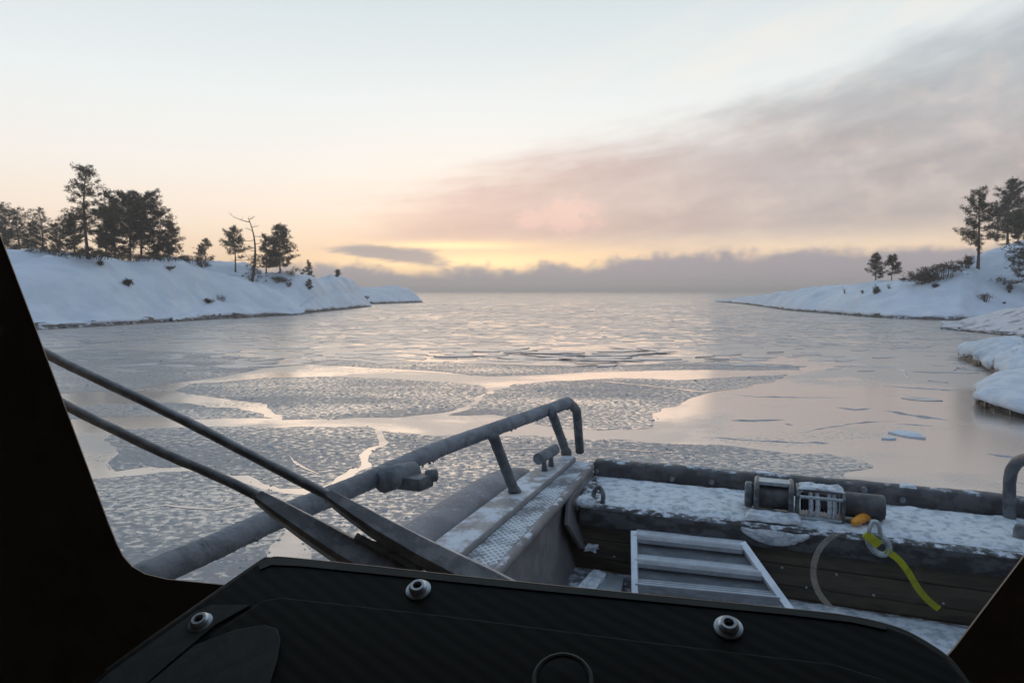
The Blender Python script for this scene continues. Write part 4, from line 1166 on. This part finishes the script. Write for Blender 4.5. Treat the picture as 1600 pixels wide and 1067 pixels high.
# bow rail on the left with frost
RZ = 1.63
rp = [PZ(px, py, RZ) for px, py in ((215, 905), (330, 856), (440, 806), (560, 757), (680, 704), (790, 664), (868, 636))]
d0 = (rp[0] - rp[1]).normalized()
rp = [rp[0] + d0 * 1.6] + rp
end_top = PZ(886, 629, RZ + .005)
foot_e = PZ(906, 706, GUN)
rp2 = rp + [end_top]
path = smooth_path(rp2, 30)
mb = MB()
def furry(q, i):
    return 1 + .025 * nz3(q, 9, 1.0) + .10 * max(0, nz3(q, 45, 1.0, 3.0)) + .06 * nz3(q, 110, 1.0)
mb.tube(path, [.044] * len(path), 26, jit=furry)
rail = part(mb, 'bow_rail', rail_m, smooth='all')
mb = MB(); rf = random.Random(12)
for p, p2 in zip(path[20:-1], path[21:]):
    for _ in range(int(max(0, 5 * (nz3(p, 5, 1.6, 2.0) + .15)))):
        c_ = p.lerp(p2, rf.random()); a_ = rf.gauss(-1.75, .45)
        sd2 = (p2 - p).cross(_Z).normalized()
        dd = (_Z * math.sin(a_) - sd2 * math.cos(a_)).normalized()
        mb.tube([c_ + dd * .034, c_ + dd * (.044 + rf.random() ** 2 * .016)], [rf.uniform(.007, .014), .003], 5)
tag(mb.build('frost_fringe', rail_m, parent=rail), kind='stuff')
mb = MB()
mid = end_top.lerp(foot_e, .45) + _S * .12 + _Z * .06
bend = smooth_path([path[-3], end_top + _S * .03, end_top.lerp(mid, .6) + _S * .05 + _Z * .01, mid, foot_e], 8)
mb.tube(bend, [.036] * len(bend), 16, jit=furry); part(mb, 'rail_post', post_m, rail, smooth='all')
for (tx, ty), (fx, fy) in (((771, 690), (804, 768)), ((862, 652), (885, 707))):
    a = PZ(tx, ty - 8, RZ); b = PZ(fx, fy, GUN)
    mb = MB(); pts = [a.lerp(b, k / 12) for k in range(13)]
    mb.tube(pts, [.034] * 12 + [.046], 14, jit=furry); part(mb, 'rail_post', post_m, rail, smooth='all')
# clamped floodlight on the rail
c = PZ(645, 752, RZ - .02)
mb = MB()
mb.box(c, _S * .055 + _T * .01, _T * .075, _Z * .032); lamp = part(mb, 'floodlight', post_m, rail, bevel=.014, smooth=True)
mb = MB(); c2 = PZ(670, 744, RZ + .0)
mb.lathe(c2 - _T * .02, (_T * .8 + _S * .5).normalized(), [(.024, 0), (.030, .01), (.030, .055), (.018, .062)], 12); part(mb, 'lamp_knob', post_m, rail, smooth=True)
mb = MB(); mb.tube([PZ(598, 752, RZ), PZ(622, 744, RZ), PZ(648, 738, RZ)], [.054, .058, .052], 18, jit=furry); part(mb, 'rail_clamp', rail_m, rail, smooth='all')
# horn cleat: bar on two legs
mb = MB(); a, b = PZ(841, 717, 1.27), PZ(867, 702, 1.27)
ax_ = (b - a).normalized()
mb.tube([a, a + (b - a) * .5, b], [.043, .043, .041], 16, jit=lambda q, i: 1 + .06 * nz3(q, 40, 1)); cleat = part(mb, 'mooring_cleat', rail_m, smooth=True)
for k, (fx, fy) in enumerate(((851, 735), (861, 728))):
    f_ = PZ(fx, fy, GUN); t_ = a.lerp(b, .3 + .45 * k)
    mb = MB(); mb.tube([f_, f_.lerp(t_, .5), t_], [.026, .018, .018], 10); part(mb, 'cleat_leg', post_m, cleat, smooth=True)

# right-hand rail stanchion
mb = MB()
a = PZ(1577, 814, SHELF); 
pts = [a, PY(1577, 775, a.y), PY(1578, 748, a.y), PY(1584, 729, a.y - .03), PY(1600, 718, a.y - .12), PY(1660, 712, a.y - .5), PY(1760, 716, a.y - 1.0)]
pp = smooth_path(pts, 8)
mb.tube(pp, .036, 14, jit=lambda q, i: 1 + .05 * nz3(q, 20, 1)); part(mb, 'rail_stanchion', post_m, smooth='all')

# electric winch on the shelf
wc = PZ(1162, 806, SHELF) ; W0 = wc.dot(_T); WS = wc.dot(_S) + .06
def Wp(t, s, z): return B(WS + s, W0 + t, SHELF + z)
winch_m = MB(); winch_m.box(Wp(.42, .06, .012), _T * .36, _S * .09, _Z * .012)
winch = part(winch_m, 'anchor_winch', steel_dark, bevel=.004)
def cyl(name, t0, t1, r, mat, s=.06, z=.115, n=20, lip=.008):
    mb = MB(); mb.lathe(Wp(t0, s, z), _T, [(r * .9, 0), (r, lip), (r, t1 - t0 - lip), (r * .9, t1 - t0)], n)
    return part(mb, name, mat, winch, smooth=True)
cyl('end_cap', .0, .05, .085, steel_dark)
cyl('motor', .05, .29, .078, motor_m)
cyl('gearbox', .59, .83, .078, motor_m)
for t in (.075, .285):
    mb = MB()
    arc = [Wp(t, -.045, .0), Wp(t, -.05, .10), Wp(t, -.045, .185), Wp(t, .0, .212), Wp(t, .12, .212), Wp(t, .165, .18), Wp(t, .17, .0)]
    mb.tube(smooth_path(arc, 4), .017, 8); part(mb, 'bracket_hoop', steel_dark, winch, smooth=True)
mb = MB(); mb.box(Wp(.18, .055, .214), _T * .11, _S * .055, _Z * .012); part(mb, 'bracket_top', zinc, winch, bevel=.004)
for t in (.315, .58):
    mb = MB(); mb.prism([Wp(t, -.06, .01), Wp(t, -.06, .17), Wp(t, -.03, .20), Wp(t, .14, .20), Wp(t, .17, .17), Wp(t, .17, .01)], _T * .02)
    part(mb, 'side_plate', steel_dark, winch, bevel=.004)
mb = MB(); prf = []
for k in range(26):
    prf += [(.050 + .012 * abs(math.sin(k * 1.57)), .008 + k * .0088)]
mb.lathe(Wp(.338, .06, .105), _T, prf, 18); part(mb, 'rope_drum', wood_frost, winch, smooth=True)
for s, z in ((-.052, .165), (-.052, .03), (.16, .165), (.06, .195)):
    mb = MB(); mb.tube([Wp(.335, s, z), Wp(.58, s, z)], .011, 8); part(mb, 'tie_rod', zinc, winch, smooth=True)
for t in (.40, .44, .51, .54):
    mb = MB(); mb.tube([Wp(t, -.005, .035), Wp(t + .005, -.015, .10), Wp(t, .03, .175)], [.014, .016, .012], 7); part(mb, 'rope_turn', deck_snow, winch, smooth=True)
snow_sheet('winch_snow', bil(Wp(.32, -.02, .205), Wp(.60, -.02, .205), Wp(.60, .13, .205), Wp(.32, .13, .205)), 24, 10, .014, 16, 3.0, .016, deck_snow, winch, ragged=.02)
snow_sheet('winch_snow', bil(Wp(.0, -.20, .02), Wp(.36, -.20, .02), Wp(.36, -.05, .03), Wp(.0, -.05, .03)), 24, 10, .014, 12, 8.0, .03, deck_snow, winch, ragged=.03)
# snow heap slid over the lip under the winch
def heap(u, v):
    t = W0 - .02 + u * .42
    return B(S_F - .052 - .014 * math.sin(v * 3.1), t, SHELF - .005 - (1 - v) * .105 * (math.sin(u * math.pi) ** .6))
snow_sheet('snow_patch', heap, 40, 14, .022, 16, 41.0, -.002, deck_snow, shelf_o, ragged=.05)
# ------------------------------------------------------------------ loose things on board: aluminium steps, hook, strap, float
def LP(px, py):
    """on the sloping plane the steps lean in"""
    p0 = B(S_F - .085, 0, .93); n_ = (_S * -.70 + _Z * .71).normalized()
    return PP(px, py, p0, n_)
lt, rt = LP(991, 832), LP(1160, 850)
lb, rb_ = LP(993, 960), LP(1240, 962)
def on(a, b, k): return a.lerp(b, k)
base_l = (lb + rb_) / 2
steps = empty('aluminium_steps', (base_l.x, base_l.y, DECK), 'bare aluminium step ladder standing in the cargo well against the bow shelf', 'ladder')
nrm = (rt - lt).cross(lb - lt).normalized()
if nrm.y > 0: nrm = -nrm
for a, b, sgn in ((lt, lb, 1), (rt, rb_, -1)):
    d = (b - a).normalized(); w = nrm.cross(d).normalized()
    mb = MB(); bb = b + d * .12
    mb.box(a.lerp(bb, .5), d * ((bb - a).length / 2), w * .020, nrm * .032)
    part(mb, 'side_rail', alu, steps, bevel=.004)
    mb = MB(); mb.box(bb + d * .012, d * .012, w * .026, nrm * .04); part(mb, 'foot', motor_m, steps, bevel=.004)
for k, (py_l, py_r) in enumerate(((836, 854), (876, 897), (915, 936))):
    fl = (py_l - 832) / (960 - 832); fr_ = (py_r - 850) / (962 - 850)
    a, b = on(lt, lb, fl), on(rt, rb_, fr_)
    x_ = (b - a).normalized(); 
    mb = MB()
    dep = -_S - x_ * x_.dot(-_S); dep.normalize()
    mb.box(a.lerp(b, .5) - dep * .02, x_ * ((b - a).length / 2 - .004), dep * .055, _Z * .016)
    st_ = part(mb, 'step', alu if k < 2 else alu_dull, steps, bevel=.003)
    for j in range(3):
        mb = MB(); mb.box(a.lerp(b, .5) + dep * (.025 - j * .03) + _Z * .0175, x_ * ((b - a).length / 2 - .01), dep * .006, _Z * .003)
        part(mb, 'rib', alu, st_)
    mb = MB(); mb.box(a.lerp(b, .5) + dep * .037 - _Z * .022, x_ * ((b - a).length / 2 - .006), dep * .002, _Z * .012)
    part(mb, 'nosing', alu_dull, st_)
for a, b, c_, d_ in ((.06, .30, .06, .30), (.40, .66, .40, .66)):
    p1, p2, p3, p4 = on(lt, lb, a), on(lt, lb, b), on(rt, rb_, d_), on(rt, rb_, c_)
    mb = MB(); mb.prism([p - nrm * .03 for p in (p1, p2, p3, p4)], -nrm * .006); part(mb, 'back_panel', alu_dark, steps)

# hook and strap over the lip
def onlip(px, py, out_=.06): return PP(px, py, B(S_F - out_, 0, 0), _S)
hk = onlip(1370, 848, .10)
strap = empty('lashing_strap', (hk.x, hk.y, DECK), 'bright yellow webbing strap hooked to the winch and hanging over the bow shelf', 'strap')
mb = MB()
ths = np.linspace(0, 2 * math.pi, 25)
cen = onlip(1373, 850, .10); ux = (onlip(1388, 862, .10) - cen); uy = (onlip(1366, 862, .10) - cen) * .9
loop = [cen + ux * math.cos(t) + uy * math.sin(t) for t in ths]
mb.tube(loop, .018, 8, caps=False); part(mb, 'thimble', zinc, strap, smooth=True)
mb = MB()
sh = smooth_path([onlip(1362, 846, .11), onlip(1358, 830, .13), onlip(1364, 815, .13), onlip(1372, 818, .12), onlip(1376, 834, .11), onlip(1380, 848, .10)], 5)
mb.tube(sh, .012, 8); part(mb, 'shackle', zinc, strap, smooth=True)
def ribbon(pts, wdir, wid, th):
    mb = MB(); rows = []
    for p, wd in zip(pts, wdir):
        wd = wd.normalized() * wid / 2; nn = _S * th
        rows.append([p - wd - nn, p + wd - nn, p + wd + nn, p - wd + nn, p - wd - nn])
    mb.grid(rows); mb.add(rows[0][:4], [(0, 1, 2, 3)]); mb.add(rows[-1][:4], [(3, 2, 1, 0)])
    return mb
sp = smooth_path([onlip(1384, 860, .11), onlip(1403, 873, .12), onlip(1419, 893, .13), onlip(1434, 918, .11), onlip(1449, 936, .09), onlip(1467, 951, .085)], 5)
perp = []
for i, p in enumerate(sp):
    d = sp[min(i + 1, len(sp) - 1)] - sp[max(i - 1, 0)]; perp.append(d.cross(_S))
part(ribbon(sp, perp, .036, .004), 'webbing', yellow, strap, smooth=True)
sp2 = smooth_path([onlip(1352, 833, .13), onlip(1362, 842, .135), onlip(1374, 851, .135)], 4)
perp = [(sp2[-1] - sp2[0]).cross(_S)] * len(sp2)
part(ribbon(sp2, perp, .050, .008), 'sewn_eye', yellow, strap, smooth=True)
mb = MB()
a, b = PZ(1335, 816, SHELF + .05), PZ(1362, 801, SHELF + .07)
d = b - a
mb.tube([a - d * .10, a, a + d * .3, a + d * .7, b, b + d * .10], [.010, .024, .029, .029, .027, .010], 14)
o = mb.build('toggle_float', orange, smooth=True); tag(o, 'small orange plastic float lying at the right end of the winch', 'float')

# ------------------------------------------------------------------ wheelhouse: window frame, pane, wipers, dash
WY = rad(13.5)
_WT = Vector((math.cos(WY), -math.sin(WY), 0)); _WN = Vector((math.sin(WY), math.cos(WY), 0))
GL = 1.00                                # distance of the pane along its normal
def WP(px, py, off=0.0): return PP(px, py, _WN * (GL + off), _WN)
opening = [(-190, -260), (-82, 150), (0, 365), (60, 522), (120, 682), (170, 816), (183, 848), (193, 868), (207, 884), (228, 896), (262, 904), (345, 912), (700, 950), (1100, 1000), (1400, 1032),
           (1450, 1034), (1475, 1027), (1490, 1010), (1540, 944), (1600, 865), (1760, 660), (1900, 480), (2050, 285), (2200, 60), (2260, -260), (1500, -300), (600, -300)]
inner = [WP(px, py, -.05) for px, py in opening]
far_in = [WP(px, py, .02) for px, py in opening]
cw = sum(inner, Vector()) / len(inner)
inner = [p + (p - cw).normalized() * .002 for p in inner]
def to_outer(p):
    v = p - cw; a = v.dot(_WT); z = v.z
    k = max(abs(a) / 2.0, abs(z) / 1.35)
    q = cw + _WT * (a / k) + _Z * (z / k)
    return q
outer = [to_outer(p) for p in inner]
mb = MB(); n = len(inner); th = _WN * .07
loops = [outer, inner, far_in, [p + th for p in outer]]
for l in loops: mb.v += [tuple(p) for p in l]
for a, b in ((0, 1), (1, 2), (2, 3), (3, 0)):
    for i in range(n):
        j = (i + 1) % n
        mb.f.append((a * n + i, a * n + j, b * n + j, b * n + i)); mb.mi.append(0)
wh = part(mb, 'window_frame', frame_m)
# rubber seal just inside the opening
mb = MB()
seal = [p - _WN * .02 + (p - cw).normalized() * .012 for p in far_in]
mb.tube(seal + [seal[0]], .010, 6, caps=False); part(mb, 'rubber_seal', frame_m, wh, smooth=True)
# clear pane
mg = bpy.data.materials.new('clear_glass'); mg.use_nodes = True
mg.node_tree.nodes.clear(); q = G(mg.node_tree)
tb = q.node('ShaderNodeBsdfTransparent'); tb.inputs[0].default_value = (.97, .98, .975, 1)
mo = q.node('ShaderNodeOutputMaterial'); mg.node_tree.links.new(tb.outputs[0], mo.inputs[0])
mb = MB(); mb.add([p + (p - cw).normalized() * .012 - _WN * .012 for p in far_in], [tuple(range(n))]); pane = part(mb, 'window_pane', mg, wh)
# rest of the wheelhouse round the viewer
mb = MB()
xs_ = 1.9; fr = [cw + _WN * .0 + _WT * a + _Z * z for a, z in ((-1.98, -1.33), (1.98, -1.33), (1.98, 1.33), (-1.98, 1.33))]
bk = [p - _WN * 2.6 for p in fr]
mb.add(fr + bk, [(0, 1, 5, 4), (1, 2, 6, 5), (2, 3, 7, 6), (3, 0, 4, 7), (4, 5, 6, 7)])
part(mb, 'wheelhouse_lining', cabin_m)

# wipers: two parallel rods, each ending in a cast arm
def wiper(rod, arm, off):
    mb = MB(); pts = smooth_path([WP(px, py, off) for px, py in rod], 6)
    mb.tube(pts, .0092, 10, jit=lambda q, i: 1 + .10 * nz3(q, 60, 1)); w_ = part(mb, 'wiper_rod', wiper_m, smooth='all')
    mb = MB(); rows = []
    for px, py, wd, dp in arm:
        c_ = WP(px, py, off); rows.append((c_, wd, dp))
    R_ = []
    for i, (c_, wd, dp) in enumerate(rows):
        d_ = (rows[min(i + 1, len(rows) - 1)][0] - rows[max(i - 1, 0)][0]).normalized()
        u0 = d_.cross(_WN).normalized(); u_ = u0 * .62 + _WN * .78; v_ = (u_.cross(d_)).normalized()
        wd = wd * .85
        pr = [(-1, -.5), (-.7, -1), (.7, -1), (1, -.5), (1, .6), (.6, 1), (-.6, 1), (-1, .6)]
        row = [c_ + u_ * wd * a * (1 + .04 * nz3(c_, 40, 1)) + v_ * dp * b for a, b in pr]; row.append(row[0].copy()); R_.append(row)
    mb.grid(R_); mb.add(R_[0][:8], [tuple(range(8))]); mb.add(R_[-1][:8], [tuple(range(8))[::-1]])
    part(mb, 'wiper_arm', wiper_m, w_, bevel=0, smooth=True)
    return w_
wiper([(20, 520), (90, 562), (260, 643), (400, 715), (530, 783)], [(512, 774, .011, .012), (545, 795, .017, .015), (590, 823, .022, .017), (660, 862, .026, .018), (760, 912, .030, .018), (900, 985, .030, .018)], .075)
w2 = wiper([(30, 590), (110, 637), (250, 705), (340, 744), (430, 788)], [(404, 776, .012, .012), (435, 796, .018, .015), (480, 824, .024, .017), (540, 860, .030, .018), (620, 905, .034, .018), (740, 970, .034, .018)], .055)
mb = MB()
rd_ = random.Random(4); fp = smooth_path([WP(px, py, .065) for px, py in ((556, 838), (590, 854), (622, 870), (660, 893))], 6)
mb.tube(fp, [.006 + .004 * rd_.random() for _ in fp], 8, jit=lambda q, i: 1 + .3 * nz3(q, 80, 1)); part(mb, 'frost_ridge', deck_snow, w2, smooth='all')

# dash: a sloping black plate with a rim, raised inner panel and three bolts
DA, DB = PZ(420, 871, 2.155), PZ(1400, 976, 2.155)
DC = PY(800, 1067, .66)
dn = (DB - DA).cross(DC - DA).normalized()
if dn.dot(_C - DA) < 0: dn = -dn
def DP(px, py, h=0.0): return PP(px, py, DA + dn * h, dn)
outline = [(60, 1130), (165, 1046), (235, 995), (305, 946), (402, 878), (420, 871), (470, 873), (800, 908), (1230, 951), (1330, 963), (1385, 975), (1425, 990), (1478, 1024), (1512, 1066), (1600, 1190), (800, 1320), (-150, 1300)]
mb = MB(); mb.prism([DP(*p) for p in outline], -dn * .035)
dash = part(mb, 'dashboard', dash_m, bevel=.004)
mb = MB()
edge = smooth_path([DP(px, py) for px, py in outline[1:14]], 5)
mb.tube([p - dn * .007 for p in edge], .0060, 8); part(mb, 'dash_rim', rim_m, dash, smooth=True)
mb = MB(); mb.grid([[DP(px, py + 1, .0015) for px, py in outline[4:11]], [DP(px + (4 if px < 430 else 0), py + 11 - (px - 420) * .003, .0015) for px, py in outline[4:11]], [DP(px + (4 if px < 430 else 0), py + 12 - (px - 420) * .003, -.002) for px, py in outline[4:11]]])
part(mb, 'rim_band', rim_m, dash)
mb = MB(); inn = [(150, 1130), (270, 1052), (345, 985), (410, 942), (440, 936), (700, 965), (1000, 1004), (1300, 1040), (1380, 1064), (1450, 1130), (1500, 1200), (800, 1300), (0, 1260)]
mb.prism([DP(*p, .0005) for p in inn], dn * .004); part(mb, 'raised_panel', dash_m, dash, bevel=.002)
mb = MB(); mb.prism([DP(*p, .0055) for p in ((180, 1110), (245, 1060), (305, 1010), (370, 985), (415, 978), (434, 984), (439, 1000), (434, 1030), (420, 1075), (400, 1120), (300, 1180))], dn * .003)
part(mb, 'sheen_patch', sheen_m, dash, bevel=.001)  # thin plate added as a painted sky reflection on the plastic
mb = MB(); mb.prism([DP(*p, .0004) for p in ((172, 1052), (240, 1003), (306, 957), (330, 946), (392, 946), (335, 978), (262, 1040), (205, 1090), (130, 1090))], dn * .002)
part(mb, 'sheen_patch', sheen_m, dash)  # second plate of painted sheen, along the left chamfer
for px, py in ((314, 974), (654, 922), (1138, 981)):
    c = DP(px, py); r = .0150
    mb = MB()
    mb.lathe(c, dn, [(r, 0), (r, .002), (r * .80, .003)], 24, 0)
    mb.lathe(c, dn, [(r * .72, .002), (r * .72, .007), (r * .55, .0095), (r * .36, .0095), (r * .34, .004)], 24, 0)
    mb.lathe(c, dn, [(r * .30, .003), (r * .33, .0042)], 6, 1)
    part(mb, 'bolt', [chrome, hole_m], dash, smooth=True)
c = DP(879, 1062, .005); tor = []
e1 = (DB - DA).normalized(); e2 = dn.cross(e1)
for k in range(33):
    a = 2 * math.pi * k / 32; tor.append(c + (e1 * math.cos(a) + e2 * math.sin(a)) * .0285)
mb = MB(); mb.tube(tor, .0028, 8, caps=False); part(mb, 'gauge_bezel', rim_m, dash, smooth=True)
mb = MB(); mb.lathe(c - dn * .001, dn, [(.026, 0), (.0255, .002), (.02, .003)], 24); part(mb, 'gauge_glass', dash_m, dash, smooth=True)

# faint pale ring on the pane, painted in for a reflection in the glass
mr = bpy.data.materials.new('reflection_ring'); mr.use_nodes = True
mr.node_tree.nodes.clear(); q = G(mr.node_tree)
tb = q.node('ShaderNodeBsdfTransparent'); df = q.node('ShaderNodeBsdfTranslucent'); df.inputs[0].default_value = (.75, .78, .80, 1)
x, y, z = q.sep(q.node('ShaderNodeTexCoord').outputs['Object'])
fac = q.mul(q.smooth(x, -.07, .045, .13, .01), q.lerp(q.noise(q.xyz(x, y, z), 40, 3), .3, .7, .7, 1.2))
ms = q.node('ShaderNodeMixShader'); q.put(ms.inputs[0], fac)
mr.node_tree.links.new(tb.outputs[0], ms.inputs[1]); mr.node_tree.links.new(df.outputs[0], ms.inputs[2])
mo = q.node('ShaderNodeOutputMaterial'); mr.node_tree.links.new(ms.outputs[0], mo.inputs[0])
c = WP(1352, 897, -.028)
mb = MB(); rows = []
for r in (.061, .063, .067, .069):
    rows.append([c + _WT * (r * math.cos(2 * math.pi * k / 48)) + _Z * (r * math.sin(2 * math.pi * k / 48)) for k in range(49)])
mb.grid(rows); part(mb, 'reflection_ring', mr, wh)

# ------------------------------------------------------------------ cold air over the bay
mh = bpy.data.materials.new('haze_air'); mh.use_nodes = True
mh.node_tree.nodes.clear(); q = G(mh.node_tree)
pv = q.node('ShaderNodeVolumePrincipled'); pv.inputs['Color'].default_value = (.98, .93, .90, 1)
pv.inputs['Density'].default_value = 0.0015; pv.inputs['Anisotropy'].default_value = 0.5
mo = q.node('ShaderNodeOutputMaterial'); mh.node_tree.links.new(pv.outputs[0], mo.inputs['Volume'])
mb = MB(); mb.box((0, 2200, 8.5), (4200, 0, 0), (0, 2900, 0), (0, 0, 10.0))
tag(mb.build('haze', mh, origin=(0, 0, 0)), kind='stuff')
